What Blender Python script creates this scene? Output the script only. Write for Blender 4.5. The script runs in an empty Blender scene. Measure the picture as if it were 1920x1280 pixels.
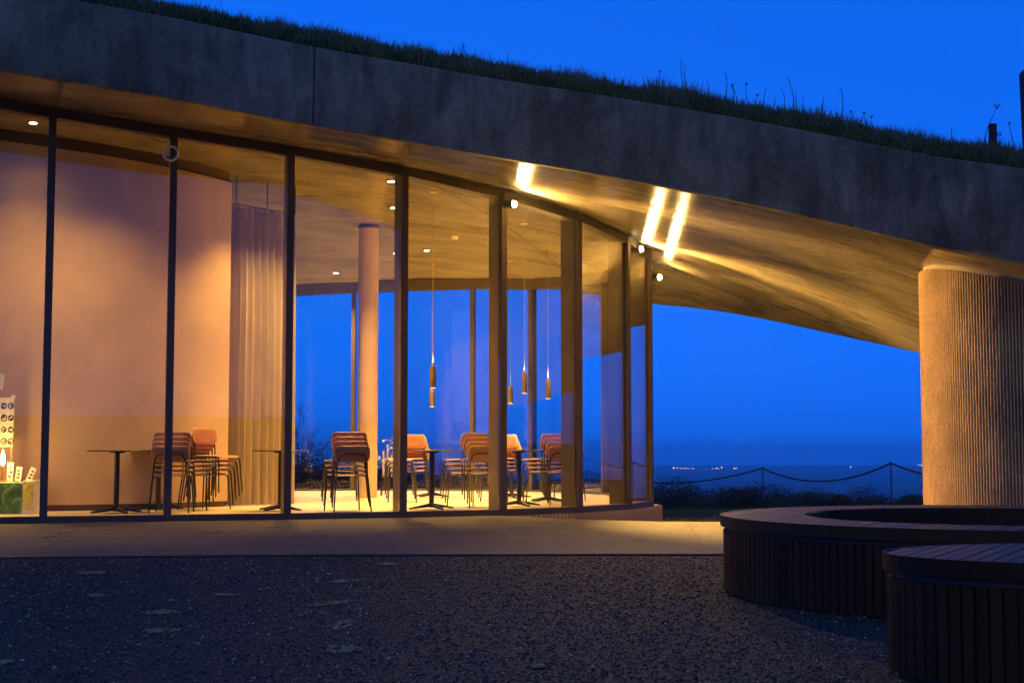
import bpy, math, random
import numpy as np
from mathutils import Vector, Matrix, noise

# ------------------------------------------------------------------ camera, sky, sun, exposure
sc = bpy.context.scene
EYE = 0.83
PITCH = math.atan(200 / 2667.0)
cam = bpy.data.cameras.new('camera')
cam.sensor_width = 36.0
cam.lens = 50.0
cam.clip_start = 0.1
cam.clip_end = 30000
cam_ob = bpy.data.objects.new('camera', cam)
sc.collection.objects.link(cam_ob)
cam_ob.location = (0, 0, EYE)
cam_ob.rotation_euler = (math.pi / 2 + PITCH, 0, 0)
sc.camera = cam_ob

world = bpy.data.worlds.new('World')
sc.world = world
world.use_nodes = True
wn = world.node_tree
bg = wn.nodes['Background']
sky = wn.nodes.new('ShaderNodeTexSky')
sky.sky_type = 'NISHITA'
sky.sun_disc = False
sky.sun_elevation = math.radians(6.0)
sky.sun_rotation = math.radians(115)
sky.ozone_density = 6.0
sky.air_density = 0.8
sky.dust_density = 0.0
sep = wn.nodes.new('ShaderNodeSeparateColor')
tint = wn.nodes.new('ShaderNodeVectorMath')
tint.operation = 'SCALE'
tint.inputs[0].default_value = (0.007, 0.205, 1.31)      # tungsten white balance of the photograph turns the dusk pure blue
wn.links.new(sky.outputs[0], sep.inputs[0])
soft = wn.nodes.new('ShaderNodeMath')
soft.operation = 'POWER'
soft.inputs[1].default_value = 0.5
wn.links.new(sep.outputs[2], soft.inputs[0])
wn.links.new(soft.outputs[0], tint.inputs['Scale'])
wn.links.new(tint.outputs[0], bg.inputs[0])
bg.inputs[1].default_value = 0.15

sun = bpy.data.lights.new('sun', 'SUN')
sun.energy = 0.11
sun.angle = math.radians(50)
sun.color = (1.0, 0.84, 0.48)
sun_ob = bpy.data.objects.new('sun', sun)
sc.collection.objects.link(sun_ob)
sun_ob.rotation_euler = (math.radians(68), 0, math.radians(-25))

sc.view_settings.view_transform = 'Standard'
sc.view_settings.look = 'None'
sc.view_settings.exposure = 1.6
sc.view_settings.gamma = 1.0
sc.view_settings.use_curve_mapping = False
sc.cycles.max_bounces = 10
sc.cycles.diffuse_bounces = 4
sc.cycles.glossy_bounces = 4
sc.cycles.transparent_max_bounces = 24
sc.cycles.volume_bounces = 1
sc.cycles.sample_clamp_indirect = 6.0
sc.cycles.caustics_reflective = False
sc.cycles.caustics_refractive = False
sc.cycles.blur_glossy = 0.5

WARM = (1.0, 0.565, 0.135)
R = math.radians
rng = random.Random(11)
nrg = np.random.default_rng(5)
COL = sc.collection

# ------------------------------------------------------------------ survey helpers (pixel + depth -> point)
FPX = 2667.0
def ray(x, y):
    dx = (x - 960) / FPX; dy = (640 - y) / FPX
    return Vector((dx, math.cos(PITCH) - dy * math.sin(PITCH), math.sin(PITCH) + dy * math.cos(PITCH)))
def at(x, y, Y):
    r = ray(x, y)
    return Vector((0, 0, EYE)) + r * (Y / r.y)
_C = [4.0854, -0.9212, 0.2241, -0.5079, 0.1583, -0.137, -0.1531, -0.1795, 0.0576, -0.059]
def zs(X, Y):
    """height of the sweeping roof's underside"""
    x = X / 5.0; y = (Y - 18) / 5.0
    b = (1, x, y, x * x, x * y, y * y, x ** 3, x * x * y, x * y * y, y ** 3)
    return max(sum(c * v for c, v in zip(_C, b)), -0.4)
def on_ceiling(x, y):
    r = ray(x, y); lo = 10.0; Y = 10.0
    while Y < 32:
        p = Vector((0, 0, EYE)) + r * (Y / r.y)
        if p.z >= zs(p.x, p.y): break
        Y += 0.02
    return p
FLOOR = 0.06
HAZE = 2.6e-4

# ------------------------------------------------------------------ mesh helpers
class MB:
    def __init__(s): s.v = []; s.f = []; s.uv = None
    def add(s, vs, fs):
        o = len(s.v); s.v += [tuple(p) for p in vs]; s.f += [tuple(i + o for i in f) for f in fs]; return s
    def box(s, c, d, M=None):
        x, y, z = d[0] / 2, d[1] / 2, d[2] / 2
        vs = [Vector(p) for p in ((-x,-y,-z),(x,-y,-z),(x,y,-z),(-x,y,-z),(-x,-y,z),(x,-y,z),(x,y,z),(-x,y,z))]
        if M: vs = [M @ p for p in vs]
        vs = [p + Vector(c) for p in vs]
        return s.add(vs, [(0,3,2,1),(4,5,6,7),(0,1,5,4),(1,2,6,5),(2,3,7,6),(3,0,4,7)])
    def hexa(s, b, t):
        """four bottom points, four top points"""
        return s.add(list(b) + list(t), [(0,3,2,1),(4,5,6,7),(0,1,5,4),(1,2,6,5),(2,3,7,6),(3,0,4,7)])
    def prism(s, poly, z0, z1):
        n = len(poly)
        g = (lambda i: z0) if not callable(z0) else z0
        h = (lambda i: z1) if not callable(z1) else z1
        vs = [(p[0], p[1], g(i)) for i, p in enumerate(poly)] + [(p[0], p[1], h(i)) for i, p in enumerate(poly)]
        fs = [tuple(range(n - 1, -1, -1)), tuple(range(n, 2 * n))] + [(i, (i + 1) % n, n + (i + 1) % n, n + i) for i in range(n)]
        return s.add(vs, fs)
    def tube(s, pts, r, n=8, cap=True):
        pts = [Vector(p) for p in pts]; rs = r if isinstance(r, (list, tuple)) else [r] * len(pts)
        vs = []; up = None
        for i, p in enumerate(pts):
            d = (pts[min(i + 1, len(pts) - 1)] - pts[max(i - 1, 0)]).normalized()
            if up is None:
                up = Vector((0, 0, 1)) if abs(d.z) < 0.9 else Vector((1, 0, 0))
            a = d.cross(up).normalized(); b = a.cross(d).normalized(); up = b
            for k in range(n):
                t = 2 * math.pi * k / n
                vs.append(p + (a * math.cos(t) + b * math.sin(t)) * rs[i])
        fs = []
        for i in range(len(pts) - 1):
            for k in range(n):
                fs.append((i * n + k, i * n + (k + 1) % n, (i + 1) * n + (k + 1) % n, (i + 1) * n + k))
        if cap:
            fs.append(tuple(range(n - 1, -1, -1))); fs.append(tuple((len(pts) - 1) * n + k for k in range(n)))
        return s.add(vs, fs)
    def lathe(s, prof, c=(0, 0, 0), n=24):
        vs = []; fs = []
        for r_, z in prof:
            for k in range(n):
                t = 2 * math.pi * k / n; vs.append((c[0] + r_ * math.cos(t), c[1] + r_ * math.sin(t), c[2] + z))
        for i in range(len(prof) - 1):
            for k in range(n):
                fs.append((i * n + k, i * n + (k + 1) % n, (i + 1) * n + (k + 1) % n, (i + 1) * n + k))
        fs.append(tuple(range(n - 1, -1, -1))); fs.append(tuple((len(prof) - 1) * n + k for k in range(n)))
        return s.add(vs, fs)
    def grid(s, P):
        ny = len(P); nx = len(P[0])
        return s.add([p for row in P for p in row], [(j * nx + i, j * nx + i + 1, (j + 1) * nx + i + 1, (j + 1) * nx + i) for j in range(ny - 1) for i in range(nx - 1)])
    def mesh(s, name, smooth=False):
        me = bpy.data.meshes.new(name); me.from_pydata(s.v, [], s.f); me.update()
        if smooth:
            me.shade_smooth()
        return me
    def build(s, name, mat, parent=None, smooth=False, bevel=0, world=False, auto=None):
        if world and parent is not None:
            o = parent.location
            s.v = [(p[0] - o.x, p[1] - o.y, p[2] - o.z) for p in s.v]
        me = s.mesh(name, smooth); ob = bpy.data.objects.new(name, me); COL.objects.link(ob)
        me.materials.append(mat)
        if parent is not None: ob.parent = parent
        if auto is not None:
            me.shade_smooth(); me.set_sharp_from_angle(angle=R(auto))
        if bevel:
            m = ob.modifiers.new('bevel', 'BEVEL'); m.width = bevel; m.segments = 2; m.limit_method = 'ANGLE'
        return ob

def tag(o, label=None, cat=None, group=None, kind=None):
    if label: o['label'] = label
    if cat: o['category'] = cat
    if group: o['group'] = group
    if kind: o['kind'] = kind
    return o
def thing(name, loc, label, cat, group=None, rz=0.0):
    o = bpy.data.objects.new(name, None); COL.objects.link(o); o.location = loc; o.rotation_euler = (0, 0, rz)
    o.empty_display_size = 0.1
    return tag(o, label, cat, group)
def copy_tree(o, parent=None):
    c = o.copy(); COL.objects.link(c); c.parent = parent
    for ch in list(o.children): copy_tree(ch, c)
    return c
def share(name, me, parent, M):
    o = bpy.data.objects.new(name, me); COL.objects.link(o); o.parent = parent; o.matrix_local = M
    return o
def spline(pts, n):
    """Catmull-Rom through pts, n samples evenly by arc length"""
    P = [Vector(p) for p in pts]; out = []
    Q = [P[0] * 2 - P[1]] + P + [P[-1] * 2 - P[-2]]
    for i in range(1, len(Q) - 2):
        for k in range(30):
            t = k / 30; a, b, c, d = Q[i - 1], Q[i], Q[i + 1], Q[i + 2]
            out.append(0.5 * ((2 * b) + (c - a) * t + (2 * a - 5 * b + 4 * c - d) * t * t + (3 * b - a - 3 * c + d) * t ** 3))
    out.append(P[-1])
    L = [0]
    for i in range(1, len(out)): L.append(L[-1] + (out[i] - out[i - 1]).length)
    res = []; j = 0
    for k in range(n):
        s_ = L[-1] * k / (n - 1)
        while j < len(L) - 2 and L[j + 1] < s_: j += 1
        u = (s_ - L[j]) / max(L[j + 1] - L[j], 1e-9)
        res.append(out[j].lerp(out[j + 1], min(max(u, 0), 1)))
    return res

# ------------------------------------------------------------------ materials
class N:
    def __init__(s, name):
        s.m = bpy.data.materials.new(name); s.m.use_nodes = True; s.t = s.m.node_tree; s.t.nodes.clear()
        s.out = s.t.nodes.new('ShaderNodeOutputMaterial')
    def n(s, t, **kw):
        x = s.t.nodes.new('ShaderNode' + t)
        for k, v in kw.items(): setattr(x, k, v)
        return x
    def l(s, a, b): s.t.links.new(a, b)
    def coord(s, kind='Object', scale=(1, 1, 1)):
        c = s.n('TexCoord'); m = s.n('Mapping'); m.inputs['Scale'].default_value = scale
        s.l(c.outputs[kind], m.inputs[0]); return m.outputs[0]
    def noise(s, vec, scale, detail=4, rough=0.55, dist=0.0):
        x = s.n('TexNoise'); x.inputs['Scale'].default_value = scale; x.inputs['Detail'].default_value = detail
        x.inputs['Roughness'].default_value = rough; x.inputs['Distortion'].default_value = dist; s.l(vec, x.inputs['Vector']); return x.outputs[0]
    def ramp(s, fac, stops):
        x = s.n('ValToRGB'); e = x.color_ramp.elements
        while len(e) < len(stops): e.new(0.5)
        for q, (p, c) in zip(e, stops):
            q.position = p; q.color = c if len(c) == 4 else (*c, 1)
        s.l(fac, x.inputs[0]); return x.outputs[0]
    def mix(s, a, b, fac, mode='MIX'):
        x = s.n('Mix', data_type='RGBA', blend_type=mode)
        for v, i in ((fac, 0), (a, 6), (b, 7)):
            if isinstance(v, (int, float)): x.inputs[i].default_value = v
            elif isinstance(v, tuple): x.inputs[i].default_value = (*v, 1) if len(v) == 3 else v
            else: s.l(v, x.inputs[i])
        return x.outputs[2]
    def math(s, op, a, b=0.5):
        x = s.n('Math', operation=op)
        for v, i in ((a, 0), (b, 1)):
            if isinstance(v, (int, float)): x.inputs[i].default_value = v
            else: s.l(v, x.inputs[i])
        return x.outputs[0]
    def bump(s, h, strength=0.3, dist=0.01, normal=None):
        x = s.n('Bump'); x.inputs['Strength'].default_value = strength; x.inputs['Distance'].default_value = dist
        s.l(h, x.inputs['Height'])
        if normal is not None: s.l(normal, x.inputs['Normal'])
        return x.outputs[0]
    def bsdf(s, base=(0.5, 0.5, 0.5), rough=0.5, metal=0.0, normal=None, spec=0.5, coat=0.0, coat_rough=0.1, emit=None, es=0.0, sheen=0.0):
        b = s.n('BsdfPrincipled')
        def put(k, v):
            if isinstance(v, (int, float)): b.inputs[k].default_value = v
            elif isinstance(v, tuple): b.inputs[k].default_value = (*v, 1) if len(v) == 3 else v
            else: s.l(v, b.inputs[k])
        put('Base Color', base); put('Roughness', rough); put('Metallic', metal); put('Specular IOR Level', spec)
        put('Coat Weight', coat); put('Coat Roughness', coat_rough); put('Sheen Weight', sheen)
        if emit: put('Emission Color', emit); put('Emission Strength', es)
        if normal is not None: s.l(normal, b.inputs['Normal'])
        s.l(b.outputs[0], s.out.inputs[0]); return s.m

def flat(name, base, rough=0.5, metal=0.0, var=0.15, scale=6, spec=0.5, coat=0.0):
    m = N(name); v = m.coord('Object'); f = m.noise(v, scale, 5)
    c = m.ramp(f, [(0.3, tuple(x * (1 - var) for x in base)), (0.7, tuple(min(x * (1 + var), 1) for x in base))])
    rr = m.math('ADD', m.math('MULTIPLY', f, 0.16), max(rough - 0.08, 0.02))
    return m.bsdf(c, rr, metal, m.bump(m.noise(v, scale * 12, 3), 0.08, 0.004), spec, coat)
M = {}

def soffit_mat():
    m = N('trowelled_concrete'); uv = m.n('UVMap').outputs[0]
    mp = m.n('Mapping'); mp.inputs['Scale'].default_value = (0.55, 1.5, 1); m.l(uv, mp.inputs[0])
    mp2 = m.n('Mapping'); mp2.inputs['Scale'].default_value = (2.2, 9.0, 1); m.l(uv, mp2.inputs[0])
    a = m.noise(mp.outputs[0], 1.6, 6, 0.6, 0.8); b = m.noise(mp2.outputs[0], 1.5, 5, 0.62, 0.5); c = m.noise(uv, 0.8, 5, 0.55)
    col = m.ramp(a, [(0.32, (0.25, 0.207, 0.148)), (0.52, (0.35, 0.295, 0.215)), (0.72, (0.45, 0.385, 0.29))])
    col = m.mix(col, m.ramp(c, [(0.35, (0.72, 0.70, 0.66)), (0.65, (1, 1, 1))]), 1.0, 'MULTIPLY')
    col = m.mix(col, m.ramp(b, [(0.28, (0.66, 0.64, 0.60)), (0.44, (1, 1, 1))]), 0.35, 'MULTIPLY')
    rough = m.ramp(b, [(0.3, (0.19, 0.19, 0.19)), (0.7, (0.11, 0.11, 0.11))])
    nrm = m.bump(b, 0.2, 0.005); nrm = m.bump(a, 0.18, 0.02, nrm)
    return m.bsdf(col, rough, 0.0, nrm, 0.6)
M['soffit'] = soffit_mat()

def fascia_mat():
    m = N('weathered_concrete'); v = m.coord('Object'); vs = m.coord('Object', (2.2, 2.2, 0.5))
    a = m.noise(v, 1.3, 7, 0.62, 0.3); b = m.noise(vs, 3.0, 6, 0.6, 0.4); c = m.noise(v, 22, 5, 0.6)
    col = m.ramp(a, [(0.30, (0.085, 0.080, 0.048)), (0.5, (0.19, 0.178, 0.108)), (0.72, (0.32, 0.30, 0.185))])
    col = m.mix(col, m.ramp(b, [(0.36, (0.55, 0.55, 0.55)), (0.6, (1, 1, 1))]), 0.85, 'MULTIPLY')
    col = m.mix(col, m.ramp(c, [(0.35, (0.75, 0.75, 0.75)), (0.6, (1.1, 1.1, 1.1))]), 0.7, 'MULTIPLY')
    hol = m.n('TexVoronoi'); hol.inputs['Scale'].default_value = 5.0; m.l(v, hol.inputs['Vector'])
    col = m.mix((0.02, 0.017, 0.014), col, m.ramp(hol.outputs['Distance'], [(0.03, (0, 0, 0)), (0.06, (1, 1, 1))]))
    return m.bsdf(col, 0.85, 0, m.bump(c, 0.35, 0.008), 0.3)
M['fascia'] = fascia_mat()

def rough_concrete(name, base):
    m = N(name); v = m.coord('Object'); a = m.noise(v, 2.0, 6, 0.6); b = m.noise(v, 55, 5, 0.7)
    col = m.ramp(a, [(0.3, tuple(x * .72 for x in base)), (0.7, tuple(x * 1.2 for x in base))])
    col = m.mix(col, m.ramp(b, [(0.35, (0.6, 0.58, 0.55)), (0.6, (1.15, 1.15, 1.15))]), 0.8, 'MULTIPLY')
    return m.bsdf(col, 0.9, 0, m.bump(b, 0.7, 0.01), 0.3)
M['rib'] = rough_concrete('ribbed_concrete', (0.54, 0.38, 0.19))
M['rib_core'] = rough_concrete('ribbed_concrete_core', (0.16, 0.12, 0.085))
M['collar'] = rough_concrete('smooth_concrete', (0.33, 0.27, 0.2))

def plaster(name, base, sc_=1.2):
    m = N(name); v = m.coord('Object'); a = m.noise(v, sc_, 6, 0.55, 0.3); b = m.noise(v, 40, 4)
    col = m.ramp(a, [(0.3, tuple(x * .86 for x in base)), (0.7, tuple(min(1, x * 1.1) for x in base))])
    return m.bsdf(col, 0.75, 0, m.bump(b, 0.12, 0.003), 0.35)
M['wall'] = plaster('clay_plaster', (0.54, 0.36, 0.225))
M['trim'] = plaster('brown_trim', (0.13, 0.085, 0.05))
M['column'] = plaster('column_plaster', (0.56, 0.39, 0.25))
def floor_mat():
    m = N('polished_floor'); v = m.coord('Object'); a = m.noise(v, 0.9, 6, 0.6); b = m.noise(v, 14, 5)
    col = m.ramp(a, [(0.3, (0.46, 0.39, 0.25)), (0.7, (0.58, 0.50, 0.33))])
    col = m.mix(col, m.ramp(b, [(0.4, (0.85, 0.85, 0.85)), (0.6, (1, 1, 1))]), 0.6, 'MULTIPLY')
    return m.bsdf(col, 0.45, 0, None, 0.3)
M['floor'] = floor_mat()
M['bronze'] = flat('bronze_anodised', (0.10, 0.072, 0.048), 0.45, 0.0, 0.12, 3, 0.2)
M['bronze_light'] = flat('bronze_inner', (0.080, 0.058, 0.034), 0.4, 0.0, 0.1, 3, 0.6)
M['gasket'] = flat('black_gasket', (0.012, 0.012, 0.013), 0.6)
def glass_mat():
    m = N('clear_glazing'); lw = m.n('LayerWeight'); lw.inputs[0].default_value = 0.5
    p = m.math('POWER', lw.outputs['Facing'], 2.4)
    f = m.math('ADD', m.math('MULTIPLY', p, 1.0), 0.02)
    tr = m.n('BsdfTransparent'); tr.inputs[0].default_value = (0.955, 0.965, 0.955, 1)
    gl = m.n('BsdfGlossy'); gl.inputs['Roughness'].default_value = 0.0; gl.inputs[0].default_value = (1, 1, 1, 1)
    mx = m.n('MixShader'); m.l(f, mx.inputs[0]); m.l(tr.outputs[0], mx.inputs[1]); m.l(gl.outputs[0], mx.inputs[2])
    m.l(mx.outputs[0], m.out.inputs[0]); return m.m
M['glass'] = glass_mat()
def curtain_mat():
    m = N('curtain_linen'); v = m.coord('Object'); b = m.noise(v, 120, 3); a = m.noise(v, 2, 4)
    col = m.ramp(a, [(0.3, (0.50, 0.40, 0.27)), (0.7, (0.60, 0.49, 0.34))])
    return m.bsdf(col, 0.9, 0, m.bump(b, 0.2, 0.002), 0.2, sheen=0.2)
M['curtain'] = curtain_mat()
M['black_metal'] = flat('black_powder_coat', (0.014, 0.012, 0.011), 0.42, 0.0, 0.2, 8)
def ply(name, base):
    m = N(name); v = m.coord('Object', (1, 14, 1)); a = m.noise(v, 5, 4, 0.6, 0.6)
    col = m.ramp(a, [(0.3, tuple(x * .8 for x in base)), (0.7, tuple(x * 1.12 for x in base))])
    return m.bsdf(col, 0.33, 0, m.bump(a, 0.05, 0.002), 0.5)
M['ply_red'] = ply('stained_plywood', (0.46, 0.185, 0.085))
M['ply_pale'] = ply('pale_plywood', (0.62, 0.43, 0.24))
M['brass'] = flat('brushed_brass', (0.50, 0.33, 0.10), 0.35, 0.85, 0.1, 10)
M['white_paint'] = flat('white_paint', (0.72, 0.70, 0.66), 0.5)
def emit(name, col, s):
    m = N(name); v = m.coord('Object'); f = m.noise(v, 3, 2)
    e = m.n('Emission'); e.inputs[1].default_value = s
    m.l(m.ramp(f, [(0.2, tuple(c * .96 for c in col)), (0.8, col)]), e.inputs[0]); m.l(e.outputs[0], m.out.inputs[0]); return m.m
M['lens'] = emit('lamp_lens', (1.0, 0.80, 0.42), 40)
M['down'] = emit('downlight_lens', (1.0, 0.78, 0.40), 6)
M['pend'] = emit('pendant_lens', (1.0, 0.80, 0.45), 1.6)
M['flame'] = emit('small_bulb', (1.0, 0.74, 0.34), 4)

def paving_mat():
    m = N('fine_asphalt'); v = m.coord('Object'); a = m.noise(v, 0.7, 6, 0.6); b = m.noise(v, 160, 3, 0.7); d = m.noise(v, 5, 7, 0.7)
    ag = m.n('TexVoronoi'); ag.inputs['Scale'].default_value = 48; m.l(v, ag.inputs['Vector'])
    col = m.ramp(a, [(0.3, (0.125, 0.110, 0.070)), (0.7, (0.19, 0.168, 0.110))])
    col = m.mix(col, m.ramp(b, [(0.36, (0.45, 0.45, 0.45)), (0.5, (1, 1, 1)), (0.68, (1.35, 1.3, 1.2))]), 0.75, 'MULTIPLY')
    col = m.mix(col, m.ramp(d, [(0.36, (0.55, 0.54, 0.52)), (0.6, (1.05, 1.05, 1.05))]), 0.8, 'MULTIPLY')
    col = m.mix(col, m.ramp(ag.outputs['Color'], [(0.12, (0.45, 0.43, 0.40)), (0.35, (1, 1, 1)), (0.9, (1.12, 1.1, 1.05))]), 0.75, 'MULTIPLY')
    return m.bsdf(col, 0.75, 0, m.bump(b, 0.5, 0.006), 0.35)
M['paving'] = paving_mat()
def gravel_mat():
    m = N('gravel_bed'); v = m.coord('Object'); vo = m.n('TexVoronoi'); vo.inputs['Scale'].default_value = 150; m.l(v, vo.inputs['Vector'])
    a = m.noise(v, 0.6, 5, 0.6); d = m.noise(v, 5, 5, 0.65)
    col = m.ramp(vo.outputs['Color'], [(0.1, (0.026, 0.021, 0.009)), (0.6, (0.066, 0.052, 0.020)), (0.95, (0.13, 0.104, 0.042))])
    col = m.mix(col, m.ramp(a, [(0.3, (0.7, 0.7, 0.7)), (0.7, (1.15, 1.15, 1.15))]), 1.0, 'MULTIPLY')
    col = m.mix(col, m.ramp(d, [(0.35, (0.65, 0.65, 0.65)), (0.6, (1.0, 1.0, 1.0))]), 0.8, 'MULTIPLY')
    return m.bsdf(col, 0.8, 0, m.bump(vo.outputs['Distance'], 0.6, 0.008), 0.35)
M['gravel'] = gravel_mat()
def stone_mat():
    m = N('gravel_stones'); at_ = m.n('Attribute'); at_.attribute_name = 'tone'
    col = m.ramp(at_.outputs['Fac'], [(0.0, (0.020, 0.016, 0.008)), (0.55, (0.066, 0.052, 0.024)), (0.9, (0.165, 0.132, 0.066)), (1.0, (0.50, 0.42, 0.26))])
    rr = m.ramp(at_.outputs['Fac'], [(0.0, (0.7, 0.7, 0.7)), (1.0, (0.35, 0.35, 0.35))])
    return m.bsdf(col, rr, 0, None, 0.5)
M['stone'] = stone_mat()
def earth_mat():
    m = N('meadow_ground'); v = m.coord('Object'); a = m.noise(v, 0.15, 6, 0.6); b = m.noise(v, 3.0, 6, 0.65); c = m.noise(v, 0.004, 6, 0.6)
    col = m.ramp(b, [(0.3, (0.022, 0.030, 0.006)), (0.7, (0.060, 0.074, 0.016))])
    col = m.mix(col, m.ramp(a, [(0.3, (0.7, 0.7, 0.6)), (0.7, (1.2, 1.2, 1.0))]), 1.0, 'MULTIPLY')
    col = m.mix(col, m.ramp(c, [(0.4, (0.55, 0.6, 0.6)), (0.6, (1.2, 1.2, 1.1))]), 1.0, 'MULTIPLY')
    return m.bsdf(col, 0.95, 0, m.bump(b, 0.4, 0.05), 0.0)
M['earth'] = earth_mat()
def grass_mat(name, lo, hi):
    m = N(name); at_ = m.n('Attribute'); at_.attribute_name = 'tone'
    return m.bsdf(m.ramp(at_.outputs['Fac'], [(0.0, lo), (1.0, hi)]), 0.7, 0, None, 0.25)
M['grass'] = grass_mat('grass_blades', (0.034, 0.052, 0.016), (0.20, 0.22, 0.075))
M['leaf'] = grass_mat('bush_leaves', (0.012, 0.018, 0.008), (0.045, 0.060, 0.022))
M['bark'] = flat('bark', (0.050, 0.040, 0.030), 0.9, 0, 0.3, 9)
M['stalk'] = flat('dry_stalk', (0.085, 0.062, 0.040), 0.9, 0, 0.3, 20)
M['post'] = flat('weathered_post', (0.040, 0.030, 0.026), 0.85, 0, 0.3, 12)
M['steel'] = flat('dark_steel', (0.030, 0.028, 0.027), 0.5, 0.3, 0.2, 6)
def wood_mat(name, base, sc_, spec=0.35):
    m = N(name); oi = m.n('ObjectInfo'); v = m.coord('Object', sc_); a = m.noise(v, 7, 5, 0.6, 0.8)
    col = m.ramp(a, [(0.3, tuple(x * .7 for x in base)), (0.7, tuple(x * 1.15 for x in base))])
    vr = m.ramp(oi.outputs['Random'], [(0.0, (0.68, 0.66, 0.66)), (1.0, (1.2, 1.16, 1.1))])
    col = m.mix(col, vr, 1.0, 'MULTIPLY')
    return m.bsdf(col, 0.5, 0, m.bump(a, 0.12, 0.003), spec)
M['deck'] = wood_mat('deck_wood', (0.14, 0.080, 0.045), (10, 10, 1))
M['slat'] = wood_mat('slat_wood', (0.050, 0.026, 0.009), (12, 12, 1), 0.12)
M['light_pool_tone'] = flat('pale_light_patch', (0.19, 0.115, 0.06), 0.9, 0, 0.35, 60)  # unused pale tone of the painted light pools
M['lit_specks'] = grass_mat('light_patch_specks', (0.26, 0.15, 0.045), (0.60, 0.38, 0.13))  # pale specks that draw the light pools on the ground
M['rope'] = flat('rope', (0.030, 0.026, 0.022), 0.9)

# ------------------------------------------------------------------ terrain, gravel yard, paving
PROF = [(-3000, 4), (-300, 6), (-90, 3.6), (-45, 1.6), (-24, 0.0), (16.2, 0), (17.5, -0.10), (19.5, -0.25), (45, -1.0), (60, -2.2), (120, -8), (300, -34), (700, -75), (6500, -76)]
def gz(Y):
    for (a, za), (b, zb) in zip(PROF, PROF[1:]):
        if a <= Y <= b: return za + (zb - za) * (Y - a) / (b - a)
    return PROF[-1][1]
ys = [-3000, -1200, -300, -180, -90, -60, -45, -30, -24, -10, 0, 8, 14, 16.2] + [16.2 + .55 * k for k in range(1, 13)] + [25, 27.5, 30, 33, 36, 40, 45, 50, 55, 60, 75, 90, 120, 160, 220, 300, 400, 550, 700, 1000, 1500, 2200, 3200, 4500, 6500]
xs = [-6000, -3500, -2000, -1000, -500, -250, -120, -60, -30] + [-20 + 2 * k for k in range(26)] + [36, 45, 60, 90, 150, 300, 600, 1200, 2400, 4500]
P = [[Vector((x, y, gz(y) - 0.012 + (0.05 * noise.noise(Vector((x * .4, y * .4, 0))) if 22 < y < 60 else 0) + (noise.noise(Vector((x * .003, y * .003, 3))) * 5 if y > 500 else 0))) for x in xs] for y in ys]
tag(MB().grid(P).build('ground', M['earth'], smooth=True), kind='structure')

pav_edge = spline([(-30, 8.2, 0), (-12, 9.9, 0), (-3.86, 10.86, 0), (-2.5, 11.03, 0), (-1.08, 11.14, 0), (1.62, 11.19, 0), (6, 10.9, 0), (16, 9.0, 0), (30, 5, 0)], 90)
def pav_far(x): return 16.25 - 0.004 * x
poly = [(p.x, p.y) for p in pav_edge] + [(30, 16.0), (2.2, 16.22), (1.64, 16.3), (.8, 16.8), (.1, 17.5), (-.3, 17.78), (-1.3, 17.2), (-2.64, 16.72), (-5.3, 15.95), (-12, 14.6), (-30, 14.0)]
tag(MB().prism(poly, -0.14, 0.0).build('pavement', M['paving']), kind='structure')
g = MB(); g.prism([(p.x, p.y - 0.012) for p in pav_edge] + [(40, 4), (40, -22), (-40, -22), (-40, 7)], -0.1, -0.006)
tag(g.build('gravel_yard', M['gravel']), kind='structure')
ed = MB()
for a, b in zip(pav_edge, pav_edge[1:]):
    d = (b - a).normalized(); n_ = Vector((-d.y, d.x, 0)) * 0.012
    ed.hexa([a - n_ * 2 - Vector((0, 0, .1)), b - n_ * 2 - Vector((0, 0, .1)), b - n_ * .1 - Vector((0, 0, .1)), a - n_ * .1 - Vector((0, 0, .1))],
            [a - n_ * 2 + Vector((0, 0, .012)), b - n_ * 2 + Vector((0, 0, .012)), b - n_ * .1 + Vector((0, 0, .012)), a - n_ * .1 + Vector((0, 0, .012))])
tag(ed.build('steel_edging', M['steel']), kind='structure')

for (ax, ay), (bx, by) in (((616, 984), (600, 1040)), ((1290, 979), (1330, 1039)), ((150, 990), (60, 1044))):
    q_ = []
    for px, py in ((ax, ay), (bx, by)):
        r_ = ray(px, py); q_.append(Vector((0, 0, EYE)) + r_ * (-EYE / r_.z))
    d = (q_[1] - q_[0]).normalized(); n_ = Vector((-d.y, d.x, 0)) * .004
    tag(MB().hexa([q_[0] - n_ + Vector((0, 0, -.02)), q_[1] - n_ + Vector((0, 0, -.02)), q_[1] + n_ + Vector((0, 0, -.02)), q_[0] + n_ + Vector((0, 0, -.02))], [q_[0] - n_ + Vector((0, 0, .003)), q_[1] - n_ + Vector((0, 0, .003)), q_[1] + n_ + Vector((0, 0, .003)), q_[0] + n_ + Vector((0, 0, .003))]).build('paving_joint', M['gasket']), kind='structure')

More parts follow.
